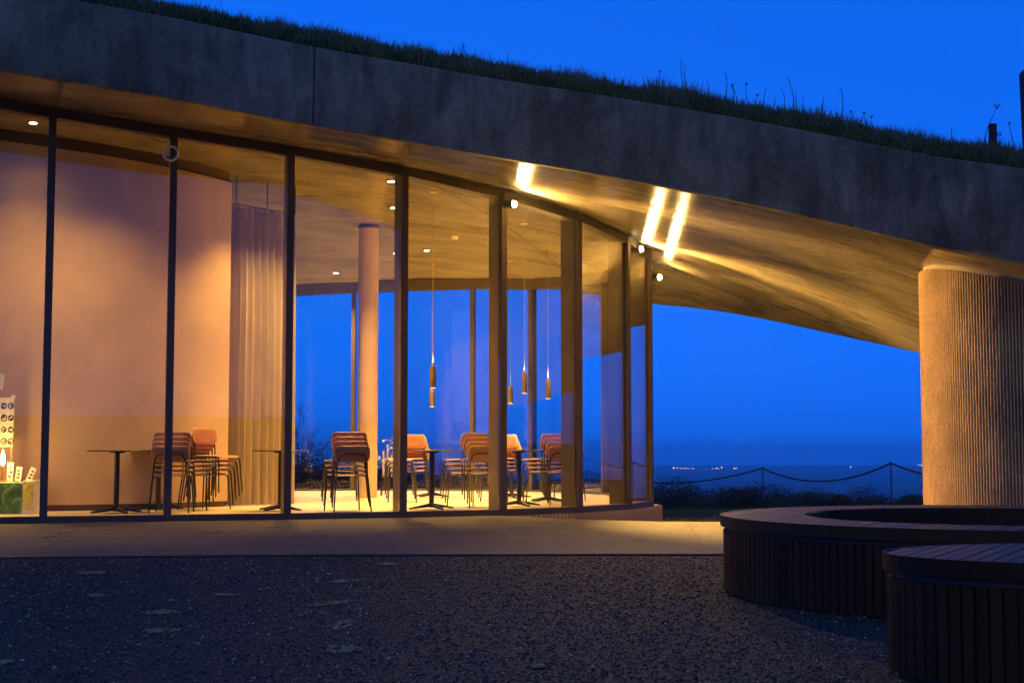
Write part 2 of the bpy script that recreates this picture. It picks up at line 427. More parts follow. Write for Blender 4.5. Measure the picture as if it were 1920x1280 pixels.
def scatter_mesh(name, mat, base_v, base_f, mats, tones, kind='stuff', parent=None):
    """many small transformed copies of one little shape, one mesh with a per-piece tone"""
    bv = np.array(base_v, float); bf = np.array(base_f, int); k = len(mats)
    mats = np.asarray(mats)                                       # k,3,4
    V = np.einsum('kij,nj->kni', mats[:, :, :3], bv) + mats[:, None, :, 3]
    F = bf[None] + (np.arange(k) * len(bv))[:, None, None]
    me = bpy.data.meshes.new(name); nv = k * len(bv); nf = k * len(bf); nl = bf.shape[1]
    me.vertices.add(nv); me.vertices.foreach_set('co', V.reshape(-1).astype(np.float32))
    me.loops.add(nf * nl); me.loops.foreach_set('vertex_index', F.reshape(-1).astype(np.int32))
    me.polygons.add(nf); me.polygons.foreach_set('loop_start', (np.arange(nf) * nl).astype(np.int32))
    me.update(calc_edges=True)
    at_ = me.attributes.new('tone', 'FLOAT', 'POINT'); at_.data.foreach_set('value', np.repeat(np.asarray(tones, np.float32), len(bv)))
    me.materials.append(mat); o = bpy.data.objects.new(name, me); COL.objects.link(o)
    if parent is not None: o.parent = parent
    if kind: o['kind'] = kind
    return o

# loose stones of the gravel yard, denser towards the viewer
k = 110000
Yr = 4.4 + (11.05 - 4.4) * nrg.random(k) ** 1.15; Xr = (nrg.random(k) * 2 - 1) * (0.40 * Yr + 0.3)
size = 0.0024 + 0.0062 * nrg.random(k) ** 4
size *= 0.75 + 0.06 * Yr
ang = nrg.random(k) * 6.283
mt = np.zeros((k, 3, 4)); sx = size * (0.8 + .7 * nrg.random(k)); sy = size * (0.7 + .5 * nrg.random(k)); sz = size * (0.45 + .5 * nrg.random(k))
mt[:, 0, 0] = np.cos(ang) * sx; mt[:, 0, 1] = -np.sin(ang) * sy; mt[:, 1, 0] = np.sin(ang) * sx; mt[:, 1, 1] = np.cos(ang) * sy; mt[:, 2, 2] = sz
tilt = (nrg.random(k) - .5) * .8; mt[:, 2, 0] = tilt * sz
mt[:, 0, 3] = Xr; mt[:, 1, 3] = Yr; mt[:, 2, 3] = -0.006 + sz * 0.35
keep = Yr < np.interp(Xr, [p.x for p in pav_edge], [p.y for p in pav_edge]) - 0.04
tn = nrg.random(k) ** 1.6; tn[nrg.random(k) > 0.985] = 1.0
ov = [(1, 0, 0), (-.9, .1, 0), (.1, 1, 0), (-.1, -1, .1), (.15, .05, 1), (0, 0, -1)]
of = [(0, 2, 4), (2, 1, 4), (1, 3, 4), (3, 0, 4), (2, 0, 5), (1, 2, 5), (3, 1, 5), (0, 3, 5)]
so = scatter_mesh('loose_gravel', M['stone'], ov, of, mt[keep], tn[keep])
tag(so, 'dark loose gravel spread over the yard before the paving', 'gravel')

# pools of light on gravel and paving, built as scattered pale stones
patch = [(180, 1074, 78, 6, 'pale thin painted light patch on gravel just below the paving at far left'), (180, 1117, 42, 4, 'small faint painted light patch on gravel at left, left of the longest one'),
         (300, 1149, 84, 9, 'long painted light patch on gravel at left, upper of two stacked ones'), (303, 1184, 82, 9, 'long painted light patch on gravel at left, lower of two stacked ones'),
         (422, 1116, 48, 5, 'short painted light patch on gravel between the left and middle patches'), (648, 1090, 68, 8, 'flat oval painted light patch on middle gravel nearest the paving'),
         (622, 1132, 104, 8, 'slanting painted light streak on the middle gravel'), (640, 1173, 44, 20, 'roundish speckled painted light patch on the middle gravel'),
         (642, 1218, 92, 16, 'wide speckled painted light patch lowest on the middle gravel'), (8, 1243, 34, 12, 'painted light patch at the left picture edge near the bottom'),
         (728, 1058, 46, 5, 'thin painted light patch on gravel right below the paving edge, middle'), (1010, 1250, 30, 8, 'tiny painted light patch alone at the bottom centre'),
         (92, 1006, 26, 3.5, 'small bright painted light patch on paving near first mullion, left one'), (118, 997, 40, 3.5, 'painted light patch on paving in front of first mullion'),
         (505, 987, 32, 3.5, 'painted light patch on paving left of the third mullion shadow'), (395, 996, 48, 3, 'thin painted light streak on paving before the chair stack'), (705, 998, 30, 3.5, 'small painted light patch on paving before the fourth mullion'), (790, 980, 42, 3, 'thin painted light streak on paving before the round table')]
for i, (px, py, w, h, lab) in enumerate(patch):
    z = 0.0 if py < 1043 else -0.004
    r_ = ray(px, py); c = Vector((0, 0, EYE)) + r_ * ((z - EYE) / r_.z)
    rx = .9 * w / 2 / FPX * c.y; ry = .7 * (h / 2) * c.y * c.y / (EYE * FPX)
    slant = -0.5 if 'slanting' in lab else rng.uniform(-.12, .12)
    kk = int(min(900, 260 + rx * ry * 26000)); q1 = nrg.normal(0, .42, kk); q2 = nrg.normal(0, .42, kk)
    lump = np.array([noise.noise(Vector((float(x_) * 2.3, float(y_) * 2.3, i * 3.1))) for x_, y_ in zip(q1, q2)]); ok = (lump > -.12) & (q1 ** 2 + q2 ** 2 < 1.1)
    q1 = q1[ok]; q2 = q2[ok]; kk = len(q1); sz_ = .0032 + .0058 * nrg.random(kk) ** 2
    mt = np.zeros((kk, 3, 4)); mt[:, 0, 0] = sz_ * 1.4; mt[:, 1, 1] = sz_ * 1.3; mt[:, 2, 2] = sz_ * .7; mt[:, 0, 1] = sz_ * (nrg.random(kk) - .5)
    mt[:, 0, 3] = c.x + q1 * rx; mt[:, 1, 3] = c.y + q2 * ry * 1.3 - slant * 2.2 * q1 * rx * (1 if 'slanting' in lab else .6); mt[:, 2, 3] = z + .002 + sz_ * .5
    tag(scatter_mesh('light_patch', M['lit_specks'], ov, of, mt, nrg.random(kk)), lab, 'sand patch', 'painted light pools on the ground')  # these sand patches are painted light pools

# ------------------------------------------------------------------ the sweeping roof
near = spline([(-14.5, 14.6, 0), (-10, 14.15, 0), (-6.56, 14.2, 0), (-5.24, 14.3, 0), (-3.66, 14.55, 0), (-2.28, 15.0, 0), (-.92, 15.15, 0), (.09, 15.1, 0), (1.47, 14.6, 0), (2.84, 13.9, 0), (3.89, 13.2, 0), (4.53, 12.5, 0), (5.6, 11.55, 0), (7.0, 10.7, 0), (8.6, 10.0, 0)], 231)
far = spline([(-14.5, 26.0, 0), (-9, 25.9, 0), (-5, 26.35, 0), (-3, 26.6, 0), (-1, 26.45, 0), (.6, 26.1, 0), (1.6, 25.85, 0), (2.5, 25.5, 0), (3.93, 23.7, 0), (4.97, 22, 0), (5.77, 20, 0), (6.5, 17.6, 0), (7.4, 15.2, 0), (8.9, 12.6, 0)], 231)
JOINTS = [-7.2, -2.14]
FH = 0.86
roof = thing('curved_roof', (-2, 20, 0), 'sweeping grey concrete roof sloping down to the right, turfed on top', 'roof')
Ls = [0]
for a, b in zip(near, near[1:]): Ls.append(Ls[-1] + (b - a).length)
brk = [0] + [min(range(len(near)), key=lambda i: abs(near[i].x - j)) for j in JOINTS] + [len(near) - 1]
brk = sorted(set(brk))
def inner(i, d):
    v = far[i] - near[i]; return near[i] + v.normalized() * d
NT = 30
for a, b in zip(brk, brk[1:]):
    idx = list(range(a, b + 1))
    # soffit piece with uv in metres
    def edge_shift(i):
        return 0.009 if i == a else (-0.009 if i == b else 0.0)
    rows = []; uvs = []
    for i in idx:
        v = far[i] - near[i]; L = v.length; row = []; uvr = []
        tg = (near[min(i + 1, len(near) - 1)] - near[max(i - 1, 0)]).normalized()
        for t in range(NT + 1):
            dd = 0.125 + (L - 0.125) * t / NT
            p = near[i] + v.normalized() * dd + tg * edge_shift(i)
            row.append((p.x, p.y, zs(p.x, p.y))); uvr.append((Ls[i], dd))
        rows.append(row); uvs.append(uvr)
    mb = MB().grid(rows); flatuv = [q for r_ in uvs for q in r_]
    ob = mb.build('soffit', M['soffit'], roof, smooth=True, world=True)
    ul = ob.data.uv_layers.new(name='UVMap')
    for lp in ob.data.loops: ul.data[lp.index].uv = flatuv[lp.vertex_index]
    # fascia piece
    mb = MB(); sec = []
    for i in idx:
        tg = (near[min(i + 1, len(near) - 1)] - near[max(i - 1, 0)]).normalized() * edge_shift(i)
        o_ = near[i] + tg; q = inner(i, 0.12) + tg; z0 = zs(near[i].x, near[i].y); z1 = zs(q.x, q.y)
        e = (q - o_).normalized()
        sec.append([(o_.x + e.x * .006, o_.y + e.y * .006, z0), (o_.x, o_.y, z0 + .012), (o_.x + e.x * .02, o_.y + e.y * .02, z0 + FH - .012), (o_.x + e.x * .034, o_.y + e.y * .034, z0 + FH), (q.x, q.y, z0 + FH), (q.x, q.y, z1)])
    n6 = 6; vs = [p for s_ in sec for p in s_]
    fs = [(i * n6 + k_, (i + 1) * n6 + k_, (i + 1) * n6 + (k_ + 1) % n6, i * n6 + (k_ + 1) % n6) for i in range(len(sec) - 1) for k_ in range(n6)]
    fs += [tuple(range(n6)), tuple((len(sec) - 1) * n6 + k_ for k_ in range(n6 - 1, -1, -1))]
    mb.add(vs, fs).build('fascia_panel', M['fascia'], roof, world=True, auto=30)
# turf slab on top and the rear fascia
def turf_h(d):
    return float(np.interp(d, [0, .12, .3, .7, 1.3, 2.5, 5, 9], [-0.02, .01, .12, .26, .38, .45, .45, .4]))
def turf_pt(i, d, bump=True):
    p = inner(i, d); z = zs(near[i].x, near[i].y) + FH
    zi = zs(p.x, p.y) + FH
    z = z + (zi - z) * min(1, max(0, (d - .6) / 3)) + turf_h(d)
    if bump: z += 0.045 * min(1, d / .35) * (noise.noise(Vector((p.x * 1.3, p.y * 1.3, 7))) + .5 * noise.noise(Vector((p.x * 3.9, p.y * 3.9, 2))))
    return Vector((p.x, p.y, z))
ds = [.121, .2, .3, .42, .56, .7, .85, 1.0, 1.2, 1.5, 2, 3, 4.5, 6.5]
rows = []
for i in range(0, len(near), 1):
    L = (far[i] - near[i]).length; row = [turf_pt(i, d) for d in ds if d < L - .3]
    while len(row) < len(ds): row.append(row[-1] + Vector((0, .01, 0)))
    fe = inner(i, L); z = zs(fe.x, fe.y)
    row += [Vector((fe.x, fe.y, z + .55)), Vector((fe.x, fe.y, z + .002))]
    rows.append(row)
MB().grid(rows).build('roof_turf', M['earth'], roof, smooth=True, world=True)
# grass blades along the roof edge
k = 52000
ii = nrg.integers(0, len(near) - 2, k); dd = 0.13 + 1.5 * nrg.random(k) ** 1.2
mt = np.zeros((k, 3, 4)); tn = np.zeros(k)
for q in range(k):
    i = int(ii[q]); p = turf_pt(i, dd[q], True).lerp(turf_pt(i + 1, dd[q], True), nrg.random())
    cl = noise.noise(Vector((p.x * 2.1, p.y * 2.1, 11))) + .6 * noise.noise(Vector((p.x * 6, p.y * 6, 4)))
    h = (0.045 + 0.08 * nrg.random() ** 1.5 + 0.11 * max(cl, -.38)) * (1.25 if nrg.random() > .94 else 1)
    a = nrg.random() * 6.283; w = 0.0045 + .003 * nrg.random(); lx = (nrg.random() - .5) * 1.3 * h; ly = (nrg.random() - .6) * 1.2 * h
    mt[q] = [[math.cos(a) * w, 0, lx, p.x], [math.sin(a) * w, 0, ly, p.y], [0, 0, h, p.z - .012]]
    tn[q] = min(1, max(0, .45 + .35 * cl + .35 * (nrg.random() - .5)))
gr = scatter_mesh('roof_grass', M['grass'], [(-1, 0, 0), (1, 0, 0), (.5, 0, .55), (.0, 0, 1)], [(0, 1, 2), (0, 2, 3)], mt, tn)
tag(gr, 'short tufted grass growing along the edge of the concrete roof', 'grass')

# dry stalks
def roof_spot(px, d=0.75):
    best = min(range(len(near)), key=lambda i: abs(960 + FPX * inner(i, d).x / inner(i, d).y - px))
    return turf_pt(best, d)
stalks = [(1283, 46, 0), (1300, 38, 0), (1236, 24, 1), (1380, 42, 0), (1376, 26, 2), (1395, 26, 1), (1414, 30, 1), (1430, 14, 1), (1447, 30, 0), (1452, 20, 0), (1490, 34, 0), (1497, 58, 0), (1505, 34, 0), (1520, 30, 0), (1548, 20, 2), (1556, 28, 0), (1588, 50, 2), (1612, 14, 1), (1627, 16, 1), (1646, 14, 1), (1800, 24, 0), (1848, 62, 3), (857, 20, 2), (868, 14, 0), (880, 13, 1), (918, 10, 0), (945, 18, 0), (1045, 16, 0), (1058, 18, 0), (1330, 20, 0), (1212, 18, 0), (1905, 40, 1)]
for i, (px, h, kd) in enumerate(stalks):
    p = roof_spot(px, 0.7 + .25 * rng.random()); hh = (h * 1.2 + 18) / FPX * p.y
    lean = rng.uniform(-.12, .12) if kd != 3 else .3
    pts = [Vector((lean * hh * (t ** 1.4) + .012 * math.sin(t * 6 + i), .03 * t, hh * t)) for t in (0, .2, .4, .6, .8, 1)]
    t = thing('dry_stalk', p - Vector((0, 0, .03)), 'tall umbel weed leaning beside the short roof post' if kd == 3 else ('thin dry weed stalk with a flat seed head on the roof edge' if kd == 1 else ('dry weed stalk with short side twigs on the roof edge' if kd == 2 else 'bare thin dry weed stalk on the roof edge')), 'weed', 'dry weed stalks on the roof')
    MB().tube(pts, [.0058, .0052, .0046, .004, .0034, .0024], 5).build('stem', M['stalk'], t)
    tip = pts[-1]
    if kd in (1, 3):
        mb = MB(); rr = .016 if kd == 1 else .036
        for q in range(9):
            a = q * 0.7; e = tip + Vector((math.cos(a) * rr * (.4 + .6 * rng.random()), math.sin(a) * rr, rr * .5 * rng.random()))
            mb.tube([tip - Vector((0, 0, rr * .9)), e], .0015, 4); mb.lathe([(.001, -.004), (.006, 0), (.001, .004)], e, 6)
        mb.build('seed_head', M['stalk'], t)
    if kd == 2 or (kd == 0 and h > 36):
        for q in range(7):
            mb = MB(); b_ = pts[2].lerp(tip, q / 7); s_ = 1 if q % 2 else -1
            mb.tube([b_, b_ + Vector((s_ * rng.uniform(.008, .022), rng.uniform(-.01, .01), rng.uniform(.012, .03)))], .0018, 4).build('twig', M['stalk'], t)
# roof posts
p = roof_spot(1877, 0.9); h1 = 0.36
t = thing('short_post', p - Vector((0, 0, .1)), 'short dark timber post with metal eye on the roof at right', 'post')
MB().box((0, 0, h1 / 2), (.065, .065, h1)).build('timber', M['post'], t, bevel=.006)
ey = MB(); ey.tube([(.03, 0, h1 - .10), (.05, 0, h1 - .10)], .005, 6)
ey.tube([(.065 + .016 * math.cos(a * .5236), 0, h1 - .10 + .016 * math.sin(a * .5236)) for a in range(13)], .005, 6)
ey.build('eye_bolt', M['steel'], t)
MB().tube([(.06, 0, h1 - .117), (.062, 0, h1 - .2), (.06, 0, .1)], .002, 5).build('wire', M['steel'], t)
p = roof_spot(1934, 0.95)
t = thing('tall_post', p - Vector((-.045, 0, .1)), 'tall dark timber post cut by the right picture edge on the roof', 'post')
MB().hexa([(-.04, -.05, 0), (.07, -.05, 0), (.07, .05, 0), (-.04, .05, 0)], [(-.06, -.05, .92), (.06, -.05, .92), (.06, .05, .9), (-.06, .05, .9)]).build('timber', M['post'], t, bevel=.008)

# ------------------------------------------------------------------ glass facade
MUL = [(-9.2, 14.86), (-7.88, 15.22), (-6.56, 15.6), (-5.24, 16.0), (-3.95, 16.40), (-2.64, 16.78), (-1.32, 17.25), (-.12, 17.87), (.87, 18.72), (1.60, 19.75), (2.0, 20.7)]
def tangents(pts):
    out = []
    for i in range(len(pts)):
        a = Vector(pts[max(i - 1, 0)]); b = Vector(pts[min(i + 1, len(pts) - 1)]); out.append((b - a).normalized())
    return out
def glazing(name, pts, label, inward, cap, depth, head_h, sill_z, sill_h, mat_out, mat_in, pane_off, head_drop=0.0, sillmat=None):
    root = thing(name, (pts[len(pts) // 2][0], pts[len(pts) // 2][1], sill_z), label, 'glazing')
    tg = tangents(pts)
    for (x, y), d in zip(pts, tg):
        n_ = Vector((-d.y, d.x)) * inward; zt = zs(x, y) + 0.03 - head_drop
        c = Vector((x, y))
        def quad(w, o0, o1):
            return [c - d * w + n_ * o0, c + d * w + n_ * o0, c + d * w + n_ * o1, c - d * w + n_ * o1]
        q = quad(cap / 2, -.045, .0); qi = quad(cap / 2 - .008, .028, depth); qg = quad(cap / 2 - .02, .0, .028)
        ob = MB().hexa([(*v, sill_z) for v in q], [(*v, zt) for v in q]).build('mullion', mat_out, root, world=True, bevel=.004)
        MB().hexa([(*v, sill_z + .004) for v in qi], [(*v, zt - .004) for v in qi]).build('fin', mat_in, ob, bevel=.004)
        ob.children[0].data.transform(Matrix.Translation(-root.location))
        g_ = MB().hexa([(*v, sill_z + .006) for v in qg], [(*v, zt - .006) for v in qg]).build('gasket', M['gasket'], ob)
        g_.data.transform(Matrix.Translation(-root.location))
    for (a, b) in zip(pts, pts[1:]):
        A = Vector(a); B = Vector(b); d = (B - A).normalized(); n_ = Vector((-d.y, d.x)) * inward
        A2 = A + d * (cap / 2 - .001); B2 = B - d * (cap / 2 - .001)
        za = zs(*A) - head_drop; zb = zs(*B) - head_drop
        for nm, z0a, z0b, z1a, z1b, o0, o1, mm in (('head_rail', za - head_h, zb - head_h, za + .03, zb + .03, -.04, .12, mat_out), ('sill_rail', sill_z, sill_z, sill_z + sill_h, sill_z + sill_h, -.04, .12, mat_out)):
            c4 = [A2 + n_ * o0, B2 + n_ * o0, B2 + n_ * o1, A2 + n_ * o1]
            MB().hexa([(*c4[0], z0a), (*c4[1], z0b), (*c4[2], z0b), (*c4[3], z0a)], [(*c4[0], z1a), (*c4[1], z1b), (*c4[2], z1b), (*c4[3], z1a)]).build(nm, mm, root, world=True, bevel=.004)
        o0 = pane_off - .012; o1 = pane_off + .012
        c4 = [A2 + n_ * o0, B2 + n_ * o0, B2 + n_ * o1, A2 + n_ * o1]
        MB().hexa([(*v, sill_z + sill_h - .01) for v in c4], [(*c4[0], za - head_h + .01), (*c4[1], zb - head_h + .01), (*c4[2], zb - head_h + .01), (*c4[3], za - head_h + .01)]).build('glass_pane', M['glass'], root, world=True)
    return root
glazing('glass_facade', MUL, 'tall curved front glazing with slim dark bronze mullions', 1, .085, .27, .115, 0.0, .07, M['bronze'], M['bronze_light'], .014)
BACK = [at(x, 700, d).xy for x, d in ((120, 25.0), (300, 25.6), (450, 26.0), (663, 26.25), (887, 26.0), (1000, 25.6), (1076, 24.9), (1140, 23.9))]
BACK = [tuple(p) for p in BACK] + [(2.06, 21.55)]
glazing('rear_glazing', BACK, 'curved rear glazing across the room with bronze mullions against the dusk', -1, .09, .12, .17, FLOOR - .06, .09, M['bronze_light'], M['bronze_light'], .014)
# interior floor
fp = [(x + .0, y + .12) for x, y in MUL[:-1]] + [(1.94, 20.75), (1.98, 21.5)] + [(x, y - .04) for x, y in reversed(BACK[:-1])] + [(-9.2, 24.6)]
tag(MB().prism(fp, -.12, FLOOR).build('floor', M['floor']), kind='structure')
# ribbed plinth below the far end of the facade
pl = thing('plinth_wall', (1.0, 19.2, -.6), 'low ribbed concrete plinth under the far end of the glass', 'plinth')
pp = spline([(x, y, 0) for x, y in MUL[5:]] + [(2.10, 21.3, 0), (1.75, 22.6, 0)], 130)
tg = tangents([p.xy for p in pp]); outp = [(p.x + d.y * .075, p.y - d.x * .075) for p, d in zip(pp, tg)]; inp = [(p.x - d.y * .1, p.y + d.x * .1) for p, d in zip(pp, tg)]
MB().prism(outp + inp[::-1], -.62, -.004).build('core', M['rib_core'], pl, world=True)
ribm = MB(); ribm.hexa([(-.016, -.028, -.62), (.016, -.028, -.62), (.02, .004, -.62), (-.02, .004, -.62)], [(-.014, -.026, -.012), (.014, -.026, -.012), (.02, .004, -.012), (-.02, .004, -.012)])
rm = ribm.mesh('plinth_rib'); rm.materials.append(M['rib'])
q0 = Vector((*outp[0], 0)); acc = 0
for (a, d), b in zip(zip(outp, tg), outp[1:]):
    seg = Vector(b) - Vector(a); acc += seg.length
    if acc > .055:
        acc = 0; ang_ = math.atan2(d.y, d.x)
        share('rib', rm, pl, Matrix.Translation(Vector((a[0], a[1], 0)) - pl.location) @ Matrix.Rotation(ang_, 4, 'Z'))

# inner wall with a recessed dark band on top, curtain, column
WP = [tuple(at(x, 800, d).xy) for x, d in ((-420, 16.9), (-200, 17.15), (0, 17.4), (85, 17.55), (180, 17.75), (280, 18.1), (360, 18.5), (410, 18.85), (428, 19.0))]
wp = spline([(x, y, 0) for x, y in WP], 60); tg = tangents([p.xy for p in wp])
front = [(p.x, p.y) for p in wp]; backp = [(p.x - d.y * .22, p.y + d.x * .22) for p, d in zip(wp, tg)]
wl = thing('clay_wall', (-4.5, 17.8, FLOOR), 'curved terracotta plaster wall inside the glass on the left', 'wall')
po = front + backp[::-1]
MB().prism(po, FLOOR + .075, lambda i: zs(*po[i]) - .15).build('plaster', M['wall'], wl, world=True, auto=30)
pi = [(p.x - d.y * .03, p.y + d.x * .03) for p, d in zip(wp, tg)] + backp[::-1]
MB().prism(pi[1:-1], lambda i: zs(*pi[i + 1]) - .152, lambda i: zs(*pi[i + 1]) + .02).build('top_band', M['trim'], wl, world=True, auto=30)
MB().prism(pi[1:-1], FLOOR, FLOOR + .077).build('base_recess', M['trim'], wl, world=True, auto=30)
# curtain
c0 = at(416, 900, 19.12); c1 = at(548, 900, 19.75)
cu = thing('curtain', (c0.x, c0.y, FLOOR), 'beige floor length curtain hanging in folds at the end of the plaster wall', 'curtain')
rows = []; nu = 260; nv = 26; dirc = (c1 - c0); L = dirc.length; dirc.normalize(); nn_ = Vector((dirc.y, -dirc.x, 0))
for j in range(nv + 1):
    v_ = j / nv; row = []
    for i in range(nu + 1):
        u = i / nu * L
        ph = u * 2 * math.pi / .098 + 1.7 * math.sin(u * 5.1) + .5 * math.sin(v_ * 2 + u * 9)
        am = .105 * (.62 + .38 * (1 - v_)) * (1 + .3 * math.sin(u * 13))
        if v_ > .95: am *= .8; ph += .4
        off = am * math.sin(ph) + .012 * math.sin(2 * ph + 1)
        p = c0 + dirc * (u + .012 * math.cos(ph)) + nn_ * off
        ztop = zs(c0.x + dirc.x * u, c0.y + dirc.y * u) - .42 + (.012 * math.sin(ph * 2) if v_ == 1 else 0)
        row.append((p.x, p.y, FLOOR + .012 + (ztop - FLOOR - .012) * v_))
    rows.append(row)
MB().grid(rows).build('cloth', M['curtain'], cu, smooth=True, world=True)
tr = MB(); tr.tube([(c0 + dirc * u).xy.to_3d() + Vector((0, 0, zs(*(c0 + dirc * u).xy) - .40)) for u in (0, L * .33, L * .66, L)], .012, 6)
tr.build('rail', M['black_metal'], cu, world=True)
for u in (.15, .62, 1.05):
    p = c0 + dirc * min(u, L); MB().tube([(p.x, p.y, zs(p.x, p.y) - .40), (p.x, p.y, zs(p.x, p.y) + .01)], .008, 6).build('rail_hanger', M['black_metal'], cu, world=True)
# column
cc = at(688, 932, 22.4)
co = thing('round_column', (cc.x, cc.y, FLOOR), 'slim round pinkish column standing inside the glazed room', 'column')
MB().lathe([(.158, 0), (.158, 2), (.158, zs(cc.x, cc.y) - FLOOR - .01)], n=40).build('shaft', M['column'], co, auto=40)
MB().lathe([(.166, 0), (.17, .012), (.17, .03)], (0, 0, zs(cc.x, cc.y) - FLOOR - .05), n=40).build('shadow_joint', M['trim'], co, auto=40)

# ------------------------------------------------------------------ ribbed pillar at the right
PC = Vector((5.56, 14.25)); PR = 1.40
pil = thing('ribbed_pillar', (PC.x, PC.y, -.05), 'massive round concrete pillar with vertical ribs carrying the low end of the roof', 'pillar')
def ptop(a, r_):
    return zs(PC.x + r_ * math.cos(a), PC.y + r_ * math.sin(a))
nn = 160; ringc = [(PC.x + (PR - .035) * math.cos(2 * math.pi * i / nn), PC.y + (PR - .035) * math.sin(2 * math.pi * i / nn)) for i in range(nn)]
MB().prism(ringc, -.3, lambda i: zs(*ringc[i]) - .055).build('core', M['rib_core'], pil, world=True, auto=30)
ringk = [(PC.x + (PR - .042) * math.cos(2 * math.pi * i / nn), PC.y + (PR - .042) * math.sin(2 * math.pi * i / nn)) for i in range(nn)]
MB().prism(ringk, lambda i: zs(*ringk[i]) - .053, lambda i: zs(*ringk[i]) + .05).build('collar', M['collar'], pil, world=True, auto=30)
NR = 272
for q in range(NR):
    a = 2 * math.pi * (q + .5) / NR
    facing = (math.cos(a) * -PC.x + math.sin(a) * -PC.y) > -2.0
    zt = ptop(a, PR) - .06; segs = 34 if facing else 3
    mb = MB(); vs = []; fs = []
    for s_ in range(segs + 1):
        z = -.3 + (zt + .3) * s_ / segs; jj = 1 if facing else 0
        w0 = .0085 + jj * .0018 * noise.noise(Vector((q * 1.7, z * 9, 0))); o = .0 + jj * .004 * noise.noise(Vector((q * 2.3, z * 12, 5))); sd = jj * .0016 * noise.noise(Vector((q * 3.1, z * 4, 9)))
        for (tx, rr) in ((-.0098, -.04), (-w0 + sd, .0 + o - .004), (-w0 * .5 + sd, .006 + o), (w0 * .6 + sd, .006 + o), (w0 + sd, -.004 + o), (.0098, -.04)):
            r_ = PR + rr; vs.append((PC.x + r_ * math.cos(a) - tx * math.sin(a), PC.y + r_ * math.sin(a) + tx * math.cos(a), z))
    for s_ in range(segs):
        for k_ in range(5): fs.append((s_ * 6 + k_, s_ * 6 + k_ + 1, (s_ + 1) * 6 + k_ + 1, (s_ + 1) * 6 + k_))
    fs.append(tuple(segs * 6 + k_ for k_ in range(6)))
    mb.add(vs, fs).build('rib', M['rib'], pil, world=True)

# ------------------------------------------------------------------ lamps
def spot_light(name, loc, aim, power, angle, blend, parent, rad=.04, col=WARM):
    l = bpy.data.lights.new(name, 'SPOT'); l.energy = power; l.spot_size = R(angle); l.spot_blend = blend; l.shadow_soft_size = rad; l.color = col
    o = bpy.data.objects.new(name, l); COL.objects.link(o); o.parent = parent
    o.location = loc; d = Vector(aim); o.rotation_euler = d.to_track_quat('-Z', 'Y').to_euler(); return o
DOWN = 450.0
downs = [(62, 230, 'lit recessed downlight in the ceiling at far left'), (738, 389, 'lit recessed downlight beside the fourth mullion'), (800, 469, 'lit recessed downlight behind the double pendant cable'), (630, 511, 'lit recessed downlight left of the round column')]
dpos = [(on_ceiling(x, y), lab) for x, y, lab in downs]
_h = on_ceiling(543, 318)  # added curtain lamp, kept out of sight behind a mullion
for X, Y, lab in ((_h.x, _h.y, 'added recessed downlight in front of the curtain'), (-4.6, 16.7, 'added recessed downlight before the plaster wall behind the first mullion'), (-5.7, 16.4, 'added recessed downlight before the plaster wall over the display boxes'), (-1.6, 18.6, 'recessed downlight over the chairs beyond the third mullion'), (-.2, 20.2, 'recessed downlight in the middle of the dining room ceiling'), (.9, 22.0, 'recessed downlight near the rounded end of the room'), (-2.0, 24.3, 'recessed downlight near the rear glazing')):  # lamps at the curtain and plaster wall are added fill
    dpos.append((Vector((X, Y, zs(X, Y))), lab))
for p, lab in dpos:
    t = thing('downlight', p, lab, 'downlight', 'recessed ceiling downlights')
    MB().lathe([(.045, -.002), (.075, -.010), (.078, -.004), (.078, .006)], n=24).build('trim_ring', M['black_metal'], t, auto=40)
    MB().lathe([(.002, -.0125), (.045, -.0125), (.045, -.006)], n=20).build('lens', M['down'], t, auto=40)
    spot_light('downlight_beam', (0, 0, -.03), (0, 0, -1), DOWN * (.02 if 'far left' in lab else (.24 if 'plaster' in lab else (.7 if 'curtain' in lab else 1))), 128 if 'far left' in lab else (116 if 'plaster' in lab else 104), 1.0, t, .05)
# an unlit round ceiling fitting and the ring hanging before the second mullion
p = on_ceiling(348, 310)
t = thing('ceiling_ring', p, 'unlit dark round fitting in the ceiling right of the second mullion', 'ceiling fitting')
MB().lathe([(.085, -.004), (.095, -.014), (.10, -.004), (.10, .004)], n=28).build('trim_ring', M['black_metal'], t, auto=40)
MB().lathe([(.002, -.006), (.084, -.006), (.084, .0)], n=24).build('dark_lens', M['collar'], t, auto=40)
p = at(320, 288, 16.26)
t = thing('hanging_ring', p, 'pale metal ring hung by a wire at the top of the second mullion', 'ring')
MB().tube([(.083 * math.cos(a * math.pi / 18), .0, .083 * math.sin(a * math.pi / 18)) for a in range(37)], .014, 8, cap=False).build('ring', M['white_paint'], t, smooth=True)
MB().tube([(0, 0, .083), (.004, .012, .2), (.006, .03, zs(p.x, p.y) - p.z)], .0035, 5).build('wire', M['steel'], t)
# smoke detector
p = on_ceiling(853, 443)
t = thing('smoke_detector', p, 'small white smoke detector on the ceiling between the pendants', 'detector')
MB().lathe([(.03, -.05), (.05, -.045), (.056, -.012), (.062, -.008), (.062, .004)], n=24).build('housing', M['white_paint'], t, auto=40)
MB().lathe([(.012, -.056), (.016, -.05), (.016, -.046)], n=14).build('sensor_cap', M['collar'], t, auto=40)
